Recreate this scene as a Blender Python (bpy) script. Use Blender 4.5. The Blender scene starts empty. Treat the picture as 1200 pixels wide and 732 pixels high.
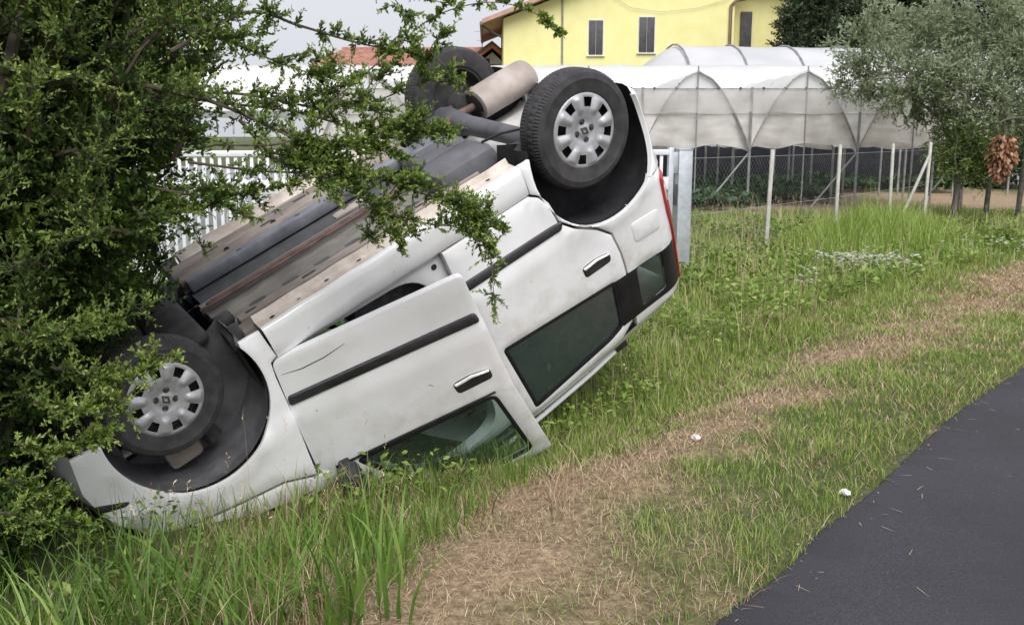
import bpy, bmesh, math, random
import numpy as np
from mathutils import Vector, Matrix
from mathutils.geometry import delaunay_2d_cdt

random.seed(7)
rng = np.random.default_rng(11)
R = math.radians
PI = math.pi

# ------------------------------------------------------------------ camera, world, sun
scene = bpy.context.scene
FPX, CX, CY, HCAM = 1100.0, 600.0, 366.0, 1.6
PITCH = math.atan2(206, FPX)
cam_d = bpy.data.cameras.new("camera")
cam_d.sensor_fit = 'HORIZONTAL'
cam_d.sensor_width = 36.0
cam_d.lens = 36.0 * FPX / 1200.0
cam_d.clip_start = 0.05
cam_d.clip_end = 6000
cam = bpy.data.objects.new("camera", cam_d)
cam.location = (0, 0, HCAM)
cam.rotation_euler = (R(90) - PITCH, 0, 0)
scene.collection.objects.link(cam)
scene.camera = cam

SUN_EL, SUN_AZ = R(52), R(168)          # azimuth measured clockwise from +Y
world = bpy.data.worlds.new("World")
scene.world = world
world.use_nodes = True
wn = world.node_tree
wn.nodes.clear()
w_out = wn.nodes.new('ShaderNodeOutputWorld')
w_bg = wn.nodes.new('ShaderNodeBackground')
w_sky = wn.nodes.new('ShaderNodeTexSky')
w_sky.sky_type = 'NISHITA'
w_sky.sun_disc = False
w_sky.sun_elevation = SUN_EL
w_sky.sun_rotation = SUN_AZ
w_sky.air_density = 1.0
w_sky.dust_density = 4.0
w_hsv = wn.nodes.new('ShaderNodeHueSaturation')
w_hsv.inputs['Saturation'].default_value = 0.16
w_mix = wn.nodes.new('ShaderNodeMix')
w_mix.data_type = 'RGBA'
w_mix.inputs[0].default_value = 0.72
w_mix.inputs[7].default_value = (6.6, 6.75, 7.3, 1)       # the even cloud layer
w_bg.inputs['Strength'].default_value = 0.058
wn.links.new(w_sky.outputs[0], w_hsv.inputs['Color'])
wn.links.new(w_hsv.outputs[0], w_mix.inputs[6])
wn.links.new(w_mix.outputs[2], w_bg.inputs['Color'])
wn.links.new(w_bg.outputs[0], w_out.inputs['Surface'])

sun_d = bpy.data.lights.new("sun", 'SUN')
sun_d.energy = 1.5
sun_d.angle = R(45)
sun_d.color = (1.0, 0.975, 0.95)
sun = bpy.data.objects.new("sun", sun_d)
sdir = Vector((math.sin(SUN_AZ) * math.cos(SUN_EL), math.cos(SUN_AZ) * math.cos(SUN_EL), math.sin(SUN_EL)))
sun.rotation_euler = (-sdir).to_track_quat('-Z', 'Y').to_euler()
sun.location = (0, 0, 30)
scene.collection.objects.link(sun)

scene.view_settings.view_transform = 'Standard'
scene.view_settings.look = 'None'
scene.view_settings.exposure = 1.18
scene.view_settings.gamma = 1.0
scene.view_settings.use_curve_mapping = False
scene.cycles.max_bounces = 6
scene.cycles.transparent_max_bounces = 12
try:
    scene.cycles.use_denoising = True
except Exception:
    pass


# ------------------------------------------------------------------ helpers
def at(px, py, Y):
    """point on the plane y = Y seen at pixel (px, py) of the 1200 x 732 photograph"""
    x, y, z = (px - CX) / FPX, (py - CY) / FPX, 1.0
    w = np.array([x, z * math.cos(PITCH) - y * math.sin(PITCH), -z * math.sin(PITCH) - y * math.cos(PITCH)])
    t = Y / w[1]
    return Vector((w[0] * t, Y, HCAM + w[2] * t))


def tag(o, label=None, cat=None, group=None, kind=None):
    if label: o['label'] = label
    if cat: o['category'] = cat
    if group: o['group'] = group
    if kind: o['kind'] = kind
    return o


def empty(name, loc=(0, 0, 0), rz=0.0):
    o = bpy.data.objects.new(name, None)
    o.empty_display_size = 0.1
    o.location = loc
    o.rotation_euler = (0, 0, rz)
    scene.collection.objects.link(o)
    return o


def link_mesh(name, me, parent=None, mat=None):
    o = bpy.data.objects.new(name, me)
    if mat is not None and not me.materials:
        me.materials.append(mat)
    scene.collection.objects.link(o)
    if parent is not None:
        o.parent = parent
    return o


def pyobj(name, verts, faces, mat, parent=None, smooth=True, angle=35):
    me = bpy.data.meshes.new(name)
    me.from_pydata([tuple(v) for v in verts], [], [tuple(f) for f in faces])
    me.update()
    if smooth:
        me.polygons.foreach_set('use_smooth', [True] * len(me.polygons))
        try:
            me.set_sharp_from_angle(angle=R(angle))
        except Exception:
            pass
    return link_mesh(name, me, parent, mat)


def npmesh(name, V, F, mat, parent=None, tone=None, smooth=False):
    """V (n,3), F (m,k) numpy arrays; tone: one float per vertex"""
    me = bpy.data.meshes.new(name)
    V = np.ascontiguousarray(V, dtype=np.float32)
    F = np.ascontiguousarray(F, dtype=np.int32)
    n, (m, k) = len(V), F.shape
    me.vertices.add(n)
    me.vertices.foreach_set('co', V.ravel())
    me.loops.add(m * k)
    me.loops.foreach_set('vertex_index', F.ravel())
    me.polygons.add(m)
    me.polygons.foreach_set('loop_start', np.arange(m, dtype=np.int32) * k)
    if smooth:
        me.polygons.foreach_set('use_smooth', np.ones(m, dtype=bool))
    me.update(calc_edges=True)
    if tone is not None:
        a = me.attributes.new('tone', 'FLOAT', 'POINT')
        a.data.foreach_set('value', np.ascontiguousarray(tone, dtype=np.float32))
    return link_mesh(name, me, parent, mat)


class MB:
    """collects simple shapes for one mesh"""
    def __init__(self):
        self.v, self.f = [], []

    def add(self, vs, fs):
        b = len(self.v)
        self.v += [tuple(v) for v in vs]
        self.f += [tuple(i + b for i in f) for f in fs]
        return self

    def box(self, x0, x1, y0, y1, z0, z1, M=None, bev=0.0):
        if bev <= 0:
            vs = [(x, y, z) for x in (x0, x1) for y in (y0, y1) for z in (z0, z1)]
            fs = [(0, 1, 3, 2), (4, 6, 7, 5), (0, 4, 5, 1), (2, 3, 7, 6), (0, 2, 6, 4), (1, 5, 7, 3)]
        else:
            bm = bmesh.new()
            bmesh.ops.create_cube(bm, size=1)
            for v in bm.verts:
                v.co = Vector(((x0 + x1) / 2 + v.co.x * (x1 - x0), (y0 + y1) / 2 + v.co.y * (y1 - y0), (z0 + z1) / 2 + v.co.z * (z1 - z0)))
            bmesh.ops.bevel(bm, geom=bm.edges[:], offset=bev, segments=2, affect='EDGES', profile=0.5)
            bm.verts.ensure_lookup_table()
            bm.verts.index_update()
            vs = [v.co.copy() for v in bm.verts]
            fs = [[v.index for v in f.verts] for f in bm.faces]
            bm.free()
        if M is not None:
            vs = [M @ Vector(v) for v in vs]
        return self.add(vs, fs)

    def tube(self, pts, r, n=8, caps=True):
        pts = [Vector(p) for p in pts]
        rs = r if isinstance(r, (list, tuple)) else [r] * len(pts)
        vs, fs = [], []
        up = None
        for i, p in enumerate(pts):
            d = (pts[min(i + 1, len(pts) - 1)] - pts[max(i - 1, 0)]).normalized()
            if up is None:
                up = d.orthogonal().normalized()
            else:
                up = (up - d * up.dot(d))
                up = up.normalized() if up.length > 1e-6 else d.orthogonal().normalized()
            s = d.cross(up)
            for k in range(n):
                a = 2 * PI * k / n
                vs.append(p + (up * math.cos(a) + s * math.sin(a)) * rs[i])
        for i in range(len(pts) - 1):
            for k in range(n):
                a, b = i * n + k, i * n + (k + 1) % n
                fs.append((a, b, b + n, a + n))
        if caps:
            fs.append(tuple(range(n - 1, -1, -1)))
            fs.append(tuple(range((len(pts) - 1) * n, len(pts) * n)))
        return self.add(vs, fs)

    def lathe(self, prof, n=48, M=None, close=False, mod=None):
        """prof: (radius, axial) pairs; axis = +Y"""
        vs, fs = [], []
        k = len(prof)
        for i in range(n):
            a = 2 * PI * i / n
            for j, (r, y) in enumerate(prof):
                rr = r + (mod(i, j) if mod else 0)
                vs.append(Vector((rr * math.cos(a), y, rr * math.sin(a))))
        for i in range(n):
            for j in range(k if close else k - 1):
                a, b = i * k + j, i * k + (j + 1) % k
                c, d = ((i + 1) % n) * k + (j + 1) % k, ((i + 1) % n) * k + j
                fs.append((a, b, c, d))
        if M is not None:
            vs = [M @ v for v in vs]
        return self.add(vs, fs)

    def obj(self, name, mat, parent=None, smooth=True, angle=35):
        return pyobj(name, self.v, self.f, mat, parent, smooth, angle)


# ------------------------------------------------------------------ materials
def new_mat(name):
    m = bpy.data.materials.new(name)
    m.use_nodes = True
    nt = m.node_tree
    bs = nt.nodes['Principled BSDF']
    return m, nt, bs


def ramp_node(nt, stops):
    r = nt.nodes.new('ShaderNodeValToRGB')
    el = r.color_ramp.elements
    while len(el) < len(stops):
        el.new(0.5)
    for e, (p, c) in zip(el, stops):
        e.position = p
        e.color = (*c, 1)
    return r


def noise_mat(name, c1, c2, scale=8.0, rough=0.7, detail=4.0, bump=0.0, bscale=None, metal=0.0, coat=0.0, lo=0.35, hi=0.65, spec=0.5, stretch=None):
    m, nt, bs = new_mat(name)
    tc = nt.nodes.new('ShaderNodeTexCoord')
    src = tc.outputs['Object']
    if stretch:
        mp = nt.nodes.new('ShaderNodeMapping')
        mp.inputs['Scale'].default_value = stretch
        nt.links.new(src, mp.inputs['Vector'])
        src = mp.outputs[0]
    nz = nt.nodes.new('ShaderNodeTexNoise')
    nz.inputs['Scale'].default_value = scale
    nz.inputs['Detail'].default_value = detail
    nz.inputs['Roughness'].default_value = 0.6
    nt.links.new(src, nz.inputs['Vector'])
    rp = ramp_node(nt, [(lo, c1), (hi, c2)])
    nt.links.new(nz.outputs['Fac'], rp.inputs[0])
    nt.links.new(rp.outputs[0], bs.inputs['Base Color'])
    bs.inputs['Roughness'].default_value = rough
    bs.inputs['Metallic'].default_value = metal
    bs.inputs['Coat Weight'].default_value = coat
    bs.inputs['Coat Roughness'].default_value = 0.08
    bs.inputs['Specular IOR Level'].default_value = spec
    if bump > 0:
        n2 = nt.nodes.new('ShaderNodeTexNoise')
        n2.inputs['Scale'].default_value = bscale or scale * 4
        n2.inputs['Detail'].default_value = 5
        nt.links.new(src, n2.inputs['Vector'])
        b = nt.nodes.new('ShaderNodeBump')
        b.inputs['Strength'].default_value = bump
        b.inputs['Distance'].default_value = 0.01
        nt.links.new(n2.outputs['Fac'], b.inputs['Height'])
        nt.links.new(b.outputs[0], bs.inputs['Normal'])
    return m


def leaf_mat(name, stops, rough=0.55, trans=0.3, spec=0.35):
    """colour from the per-leaf attribute 'tone' (0..1)"""
    m, nt, bs = new_mat(name)
    at_ = nt.nodes.new('ShaderNodeAttribute')
    at_.attribute_name = 'tone'
    rp = ramp_node(nt, stops)
    nt.links.new(at_.outputs['Fac'], rp.inputs[0])
    nt.links.new(rp.outputs[0], bs.inputs['Base Color'])
    bs.inputs['Roughness'].default_value = rough
    bs.inputs['Specular IOR Level'].default_value = spec
    tr = nt.nodes.new('ShaderNodeBsdfTranslucent')
    nt.links.new(rp.outputs[0], tr.inputs['Color'])
    mx = nt.nodes.new('ShaderNodeMixShader')
    mx.inputs[0].default_value = trans
    out = nt.nodes['Material Output']
    nt.links.new(bs.outputs[0], mx.inputs[1])
    nt.links.new(tr.outputs[0], mx.inputs[2])
    nt.links.new(mx.outputs[0], out.inputs['Surface'])
    return m


def paint_mat():
    m, nt, bs = new_mat('white_car_paint')
    tc = nt.nodes.new('ShaderNodeTexCoord')
    n1 = nt.nodes.new('ShaderNodeTexNoise'); n1.inputs['Scale'].default_value = 3.5; n1.inputs['Detail'].default_value = 6
    n2 = nt.nodes.new('ShaderNodeTexNoise'); n2.inputs['Scale'].default_value = 38; n2.inputs['Detail'].default_value = 3
    n3 = nt.nodes.new('ShaderNodeTexNoise'); n3.inputs['Scale'].default_value = 1.6; n3.inputs['Detail'].default_value = 2
    for n in (n1, n2, n3):
        nt.links.new(tc.outputs['Object'], n.inputs['Vector'])
    r1 = ramp_node(nt, [(0.28, (0.75, 0.745, 0.74)), (0.52, (0.84, 0.84, 0.86))])
    nt.links.new(n1.outputs['Fac'], r1.inputs[0])
    r2 = ramp_node(nt, [(0.265, (0, 0, 0)), (0.295, (1, 1, 1))])          # flecks of mud
    nt.links.new(n2.outputs['Fac'], r2.inputs[0])
    r3 = ramp_node(nt, [(0.45, (1, 1, 1)), (0.60, (0, 0, 0))])
    nt.links.new(n3.outputs['Fac'], r3.inputs[0])
    mx = nt.nodes.new('ShaderNodeMath'); mx.operation = 'MAXIMUM'
    nt.links.new(r2.outputs[0], mx.inputs[0]); nt.links.new(r3.outputs[0], mx.inputs[1])
    mc = nt.nodes.new('ShaderNodeMix'); mc.data_type = 'RGBA'
    nt.links.new(mx.outputs[0], mc.inputs[0])
    mc.inputs[6].default_value = (0.30, 0.25, 0.20, 1)
    nt.links.new(r1.outputs[0], mc.inputs[7])
    sx = nt.nodes.new('ShaderNodeSeparateXYZ'); nt.links.new(tc.outputs['Object'], sx.inputs[0])
    mr = nt.nodes.new('ShaderNodeMapRange'); mr.inputs[1].default_value = 0.70; mr.inputs[2].default_value = 1.10
    nt.links.new(sx.outputs['Z'], mr.inputs[0])
    n4 = nt.nodes.new('ShaderNodeTexNoise'); n4.inputs['Scale'].default_value = 6; n4.inputs['Detail'].default_value = 8; n4.inputs['Roughness'].default_value = 0.7
    nt.links.new(tc.outputs['Object'], n4.inputs['Vector'])
    r4 = ramp_node(nt, [(0.46, (0, 0, 0)), (0.72, (0.55, 0.55, 0.55))])
    nt.links.new(n4.outputs['Fac'], r4.inputs[0])
    m4 = nt.nodes.new('ShaderNodeMath'); m4.operation = 'MULTIPLY'
    nt.links.new(mr.outputs[0], m4.inputs[0]); nt.links.new(r4.outputs[0], m4.inputs[1])
    md = nt.nodes.new('ShaderNodeMix'); md.data_type = 'RGBA'
    nt.links.new(m4.outputs[0], md.inputs[0]); nt.links.new(mc.outputs[2], md.inputs[6]); md.inputs[7].default_value = (0.42, 0.36, 0.29, 1)
    nt.links.new(md.outputs[2], bs.inputs['Base Color'])
    nb = nt.nodes.new('ShaderNodeTexNoise'); nb.inputs['Scale'].default_value = 4.5; nb.inputs['Detail'].default_value = 2
    nt.links.new(tc.outputs['Object'], nb.inputs['Vector'])
    bp_ = nt.nodes.new('ShaderNodeBump'); bp_.inputs['Strength'].default_value = 0.35; bp_.inputs['Distance'].default_value = 0.012
    nt.links.new(nb.outputs['Fac'], bp_.inputs['Height']); nt.links.new(bp_.outputs[0], bs.inputs['Normal']); nt.links.new(bp_.outputs[0], bs.inputs['Coat Normal'])
    bs.inputs['Roughness'].default_value = 0.34
    bs.inputs['Coat Weight'].default_value = 0.7
    bs.inputs['Coat Roughness'].default_value = 0.12
    return m


def glass_mat(name, tint=(0.55, 0.68, 0.63), mixv=0.82):
    """tinted safety glass, cheap: transparent tint + fresnel gloss"""
    m, nt, bs = new_mat(name)
    nt.nodes.remove(bs)
    out = nt.nodes['Material Output']
    tr = nt.nodes.new('ShaderNodeBsdfTransparent'); tr.inputs[0].default_value = (*tint, 1)
    gl = nt.nodes.new('ShaderNodeBsdfGlossy'); gl.inputs['Roughness'].default_value = 0.03
    fr = nt.nodes.new('ShaderNodeFresnel'); fr.inputs[0].default_value = 1.5
    fm = nt.nodes.new('ShaderNodeMath'); fm.operation = 'MULTIPLY_ADD'; fm.inputs[1].default_value = 1.2; fm.inputs[2].default_value = 0.05
    nt.links.new(fr.outputs[0], fm.inputs[0])
    mx = nt.nodes.new('ShaderNodeMixShader')
    nt.links.new(fm.outputs[0], mx.inputs[0])
    nt.links.new(tr.outputs[0], mx.inputs[1]); nt.links.new(gl.outputs[0], mx.inputs[2])
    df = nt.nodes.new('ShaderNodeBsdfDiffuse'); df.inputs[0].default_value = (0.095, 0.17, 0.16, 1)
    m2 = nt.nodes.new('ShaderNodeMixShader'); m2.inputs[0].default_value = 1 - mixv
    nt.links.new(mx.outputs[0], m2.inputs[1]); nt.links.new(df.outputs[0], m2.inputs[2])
    nt.links.new(m2.outputs[0], out.inputs['Surface'])
    return m


def plastic_film_mat(name, c1, c2, trans=0.45, alpha=0.0, scale=0.8):
    m, nt, bs = new_mat(name)
    tc = nt.nodes.new('ShaderNodeTexCoord')
    nz = nt.nodes.new('ShaderNodeTexNoise'); nz.inputs['Scale'].default_value = scale; nz.inputs['Detail'].default_value = 5
    mp = nt.nodes.new('ShaderNodeMapping'); mp.inputs['Scale'].default_value = (1, 1, 2.5)
    nt.links.new(tc.outputs['Object'], mp.inputs[0]); nt.links.new(mp.outputs[0], nz.inputs['Vector'])
    rp = ramp_node(nt, [(0.35, c1), (0.62, c2)])
    nt.links.new(nz.outputs['Fac'], rp.inputs[0])
    nt.links.new(rp.outputs[0], bs.inputs['Base Color'])
    bs.inputs['Roughness'].default_value = 0.35
    tl = nt.nodes.new('ShaderNodeBsdfTranslucent'); nt.links.new(rp.outputs[0], tl.inputs['Color'])
    mx = nt.nodes.new('ShaderNodeMixShader'); mx.inputs[0].default_value = trans
    nt.links.new(bs.outputs[0], mx.inputs[1]); nt.links.new(tl.outputs[0], mx.inputs[2])
    out = nt.nodes['Material Output']
    last = mx
    if alpha > 0:
        tp = nt.nodes.new('ShaderNodeBsdfTransparent')
        m3 = nt.nodes.new('ShaderNodeMixShader'); m3.inputs[0].default_value = alpha
        nt.links.new(mx.outputs[0], m3.inputs[1]); nt.links.new(tp.outputs[0], m3.inputs[2])
        last = m3
    nt.links.new(last.outputs[0], out.inputs['Surface'])
    return m


M = {}
M['paint'] = paint_mat()
M['black_plastic'] = noise_mat('black_plastic', (0.018, 0.018, 0.022), (0.035, 0.034, 0.038), 20, 0.5)
M['black_gloss'] = noise_mat('black_trim', (0.010, 0.010, 0.013), (0.016, 0.016, 0.02), 10, 0.45, spec=0.3)
M['rubber'] = noise_mat('tyre_rubber', (0.026, 0.025, 0.028), (0.055, 0.052, 0.055), 14, 0.8, bump=0.15, bscale=120)
M['hubcap'] = noise_mat('hubcap_silver', (0.38, 0.38, 0.405), (0.50, 0.50, 0.53), 12, 0.38, metal=0.35)
M['steel_dark'] = noise_mat('dark_steel', (0.03, 0.03, 0.033), (0.075, 0.07, 0.07), 9, 0.65, bump=0.2)
M['liner'] = noise_mat('arch_liner', (0.008, 0.008, 0.011), (0.026, 0.025, 0.028), 6, 0.8, bump=0.4, bscale=30)
M['liner_grey'] = noise_mat('dusty_arch_liner', (0.09, 0.09, 0.10), (0.19, 0.19, 0.20), 5, 0.8, bump=0.3, bscale=30)
M['floor'] = noise_mat('dirty_floor_pan', (0.13, 0.122, 0.112), (0.26, 0.24, 0.22), 4, 0.8, bump=0.3, bscale=40, stretch=(0.4, 1.6, 1))
M['rail'] = noise_mat('dusty_rail', (0.17, 0.14, 0.125), (0.36, 0.305, 0.275), 6, 0.8, bump=0.25, bscale=45, stretch=(0.5, 1.6, 1))
M['flange'] = noise_mat('muddy_sill', (0.46, 0.37, 0.31), (0.70, 0.64, 0.59), 7, 0.7, bump=0.25, bscale=50, lo=0.3, hi=0.62)
M['rust'] = noise_mat('rusty_pipe', (0.085, 0.05, 0.042), (0.17, 0.105, 0.09), 12, 0.8, bump=0.2)
M['muffler'] = noise_mat('dusty_muffler', (0.30, 0.25, 0.225), (0.44, 0.385, 0.355), 5, 0.75, bump=0.15, bscale=60)
M['tank'] = noise_mat('tank_plastic', (0.075, 0.075, 0.085), (0.13, 0.13, 0.145), 5, 0.55, bump=0.1)
M['shield'] = noise_mat('dark_shield', (0.007, 0.009, 0.018), (0.022, 0.026, 0.046), 6, 0.9, spec=0.1)
M['bluegrey'] = noise_mat('bluegrey_sheet', (0.10, 0.105, 0.13), (0.21, 0.215, 0.25), 5, 0.6)
M['rearfloor'] = noise_mat('rear_floor_primer', (0.34, 0.33, 0.32), (0.55, 0.54, 0.53), 5, 0.7)
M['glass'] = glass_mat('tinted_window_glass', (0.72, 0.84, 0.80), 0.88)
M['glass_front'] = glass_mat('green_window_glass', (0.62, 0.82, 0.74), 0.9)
M['lamp_red'] = noise_mat('tail_lamp_red', (0.36, 0.012, 0.018), (0.46, 0.02, 0.03), 12, 0.18, coat=0.6)
M['lamp_pale'] = noise_mat('tail_lamp_clear', (0.62, 0.40, 0.40), (0.72, 0.55, 0.54), 14, 0.2, coat=0.6)
M['lamp_clear'] = noise_mat('head_lamp_clear', (0.5, 0.52, 0.55), (0.7, 0.72, 0.74), 14, 0.15, coat=0.8)
M['cloth'] = noise_mat('seat_cloth', (0.09, 0.09, 0.095), (0.16, 0.16, 0.165), 30, 0.9)
M['trim'] = noise_mat('interior_trim', (0.06, 0.063, 0.065), (0.09, 0.092, 0.095), 10, 0.8)
M['liner_roof'] = noise_mat('headliner', (0.58, 0.58, 0.57), (0.68, 0.68, 0.67), 10, 0.9)
M['galv'] = noise_mat('galvanised_steel', (0.42, 0.45, 0.49), (0.58, 0.61, 0.65), 9, 0.45, metal=0.5)
M['white_metal'] = noise_mat('white_painted_metal', (0.70, 0.71, 0.74), (0.80, 0.80, 0.81), 9, 0.45)
M['concrete'] = noise_mat('pale_concrete', (0.42, 0.41, 0.38), (0.62, 0.60, 0.56), 9, 0.85, bump=0.3)
M['pipe'] = noise_mat('grey_pipe', (0.22, 0.22, 0.22), (0.36, 0.36, 0.355), 6, 0.55, metal=0.3)
M['wood_dark'] = noise_mat('old_wood_post', (0.05, 0.05, 0.045), (0.12, 0.11, 0.095), 9, 0.85, bump=0.4)
M['bark'] = noise_mat('bark', (0.045, 0.036, 0.028), (0.13, 0.105, 0.08), 14, 0.9, bump=0.6, bscale=40)
M['bark_grey'] = noise_mat('grey_bark', (0.11, 0.10, 0.085), (0.24, 0.22, 0.19), 10, 0.9, bump=0.6, bscale=30)
M['twig'] = noise_mat('twig_bark', (0.05, 0.038, 0.028), (0.11, 0.085, 0.06), 20, 0.85)
M['film_white'] = plastic_film_mat('white_plastic_film', (0.86, 0.86, 0.87), (0.92, 0.92, 0.93), 0.4)
M['film_beige'] = plastic_film_mat('dusty_plastic_film', (0.64, 0.595, 0.56), (0.88, 0.85, 0.83), 0.35, 0.12, 1.6)
M['film_veil'] = plastic_film_mat('thin_plastic_film', (0.62, 0.60, 0.58), (0.78, 0.77, 0.77), 0.45, 0.45, 1.5)
M['film_dark'] = plastic_film_mat('dull_plastic_film', (0.22, 0.23, 0.25), (0.36, 0.37, 0.40), 0.2, 0.0, 1.5)
M['film_grey'] = plastic_film_mat('grey_plastic_film', (0.70, 0.71, 0.75), (0.84, 0.85, 0.89), 0.4, 0.08, 0.5)
M['net'] = noise_mat('black_shade_net', (0.016, 0.017, 0.022), (0.035, 0.036, 0.044), 3, 0.9)
M['yellow_wall'] = noise_mat('yellow_render', (0.83, 0.77, 0.34), (0.89, 0.84, 0.42), 1.2, 0.9, bump=0.1, bscale=30)
M['white_wall'] = noise_mat('white_render', (0.70, 0.69, 0.66), (0.78, 0.77, 0.75), 1.5, 0.9)
M['roof_tile'] = noise_mat('red_roof_tile', (0.27, 0.115, 0.085), (0.43, 0.22, 0.17), 3, 0.85, bump=0.2)
M['brown_wood'] = noise_mat('brown_wood', (0.34, 0.12, 0.055), (0.48, 0.20, 0.10), 5, 0.7)
M['dark_wood'] = noise_mat('dark_wood', (0.09, 0.05, 0.035), (0.15, 0.09, 0.065), 5, 0.7)
M['shutter'] = noise_mat('grey_shutter', (0.055, 0.052, 0.058), (0.09, 0.088, 0.095), 4, 0.6)
M['copper'] = noise_mat('brown_gutter', (0.20, 0.12, 0.08), (0.28, 0.18, 0.13), 4, 0.5)
M['eave'] = noise_mat('pink_eave', (0.45, 0.27, 0.22), (0.55, 0.36, 0.30), 2, 0.8)
M['paper'] = noise_mat('white_paper', (0.68, 0.67, 0.64), (0.82, 0.81, 0.78), 12, 0.8)
M['straw'] = leaf_mat('dry_straw', [(0.0, (0.19, 0.12, 0.078)), (0.5, (0.43, 0.305, 0.20)), (1.0, (0.70, 0.57, 0.41))], 0.75, 0.15)
M['grass'] = leaf_mat('meadow_grass', [(0.0, (0.080, 0.120, 0.022)), (0.42, (0.195, 0.295, 0.054)), (0.75, (0.33, 0.43, 0.10)), (1.0, (0.50, 0.46, 0.25))], 0.5, 0.35)
M['reed'] = leaf_mat('reed_blades', [(0.0, (0.07, 0.135, 0.022)), (0.6, (0.15, 0.27, 0.045)), (1.0, (0.28, 0.37, 0.10))], 0.45, 0.35)
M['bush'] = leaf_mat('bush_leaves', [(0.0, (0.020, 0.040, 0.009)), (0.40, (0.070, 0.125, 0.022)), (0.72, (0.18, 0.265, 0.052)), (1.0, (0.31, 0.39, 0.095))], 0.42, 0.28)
M['olive'] = leaf_mat('olive_leaves', [(0.0, (0.19, 0.23, 0.12)), (0.5, (0.33, 0.39, 0.235)), (1.0, (0.47, 0.52, 0.36))], 0.6, 0.42)
M['sprout'] = leaf_mat('green_sprouts', [(0.0, (0.09, 0.14, 0.035)), (1.0, (0.24, 0.33, 0.09))], 0.6, 0.3)
M['conifer'] = leaf_mat('conifer_needles', [(0.0, (0.030, 0.046, 0.022)), (0.6, (0.060, 0.088, 0.042)), (1.0, (0.095, 0.125, 0.062))], 0.7, 0.15)
M['crop'] = leaf_mat('crop_leaves', [(0.0, (0.03, 0.065, 0.03)), (0.6, (0.085, 0.15, 0.07)), (1.0, (0.16, 0.24, 0.11))], 0.6, 0.25)
M['petal'] = leaf_mat('white_petals', [(0.0, (0.60, 0.60, 0.55)), (1.0, (0.82, 0.82, 0.80))], 0.7, 0.3)


# ------------------------------------------------------------------ terrain
ROAD_EDGE = [(-3.0, -1.6), (-0.55, 1.4), (0.65, 2.89), (1.14, 3.50), (1.53, 3.99), (2.43, 5.14), (3.69, 6.57), (5.3, 8.3), (7.3, 10.3), (11.5, 14.2), (22.0, 23.0), (60.0, 52.0)]
_re_y = np.array([p[1] for p in ROAD_EDGE]); _re_x = np.array([p[0] for p in ROAD_EDGE])


def smooth(a, b, x):
    t = np.clip((x - a) / (b - a), 0, 1)
    return t * t * (3 - 2 * t)


def road_d(x, y):
    """signed distance to the left of the road edge (approximate)"""
    ex = np.interp(y, _re_y, _re_x)
    sl = np.interp(y, [-2, 3, 5, 7, 20], [0.80, 0.80, 0.80, 0.88, 1.15])
    return (ex - x) / np.sqrt(1 + sl ** 2)


def hashn(x, y, s):
    """cheap smooth value noise, numpy"""
    x = np.asarray(x, float) * s; y = np.asarray(y, float) * s
    xi, yi = np.floor(x), np.floor(y)
    fx, fy = x - xi, y - yi
    fx = fx * fx * (3 - 2 * fx); fy = fy * fy * (3 - 2 * fy)

    def h(a, b):
        v = np.sin(a * 127.1 + b * 311.7) * 43758.5453
        return v - np.floor(v)
    return (h(xi, yi) * (1 - fx) + h(xi + 1, yi) * fx) * (1 - fy) + (h(xi, yi + 1) * (1 - fx) + h(xi + 1, yi + 1) * fx) * fy


def ground_z(x, y):
    x = np.asarray(x, float); y = np.asarray(y, float)
    d = road_d(x, y)
    dip = -0.28 * smooth(0.7, 2.0, d) * (1 - smooth(5.5, 8.5, y)) * (1 - 0.75 * smooth(4.0, 6.0, d))
    rough = (hashn(x, y, 1.3) - 0.5) * 0.05 + (hashn(x + 9, y, 4.1) - 0.5) * 0.03
    return dip + rough * smooth(0.05, 0.5, d) - 0.10 * smooth(0.06, -0.5, d) + 0.012 * smooth(0.0, 0.3, d)


def dryness(x, y):
    """0 green .. 1 dry thatch"""
    d = road_d(x, y)
    dc = np.interp(y, [2.5, 4.2, 5.2, 6.5, 9, 13], [0.75, 1.12, 1.00, 1.12, 1.05, 1.2])
    w = np.interp(y, [2.5, 4.2, 5.2, 6.5, 9, 13], [0.62, 0.52, 0.32, 0.40, 0.6, 0.75])
    m = np.exp(-((d - dc) / w) ** 2 * 0.9)
    n = hashn(x, y, 1.6) * 0.45 + hashn(x + 31, y + 7, 4.5) * 0.35 + hashn(x + 3, y + 17, 13) * 0.20
    far = 0.62 * smooth(7.0, 9.5, y) * smooth(2.2, 0.6, d) * smooth(-0.1, 0.2, d)
    near = smooth(5.2, 4.2, y)
    return np.clip(np.maximum(m * (1.05 + 0.35 * near), far * 1.0) - (n - 0.36) * (2.3 - 0.5 * near), 0, 1)


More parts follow.
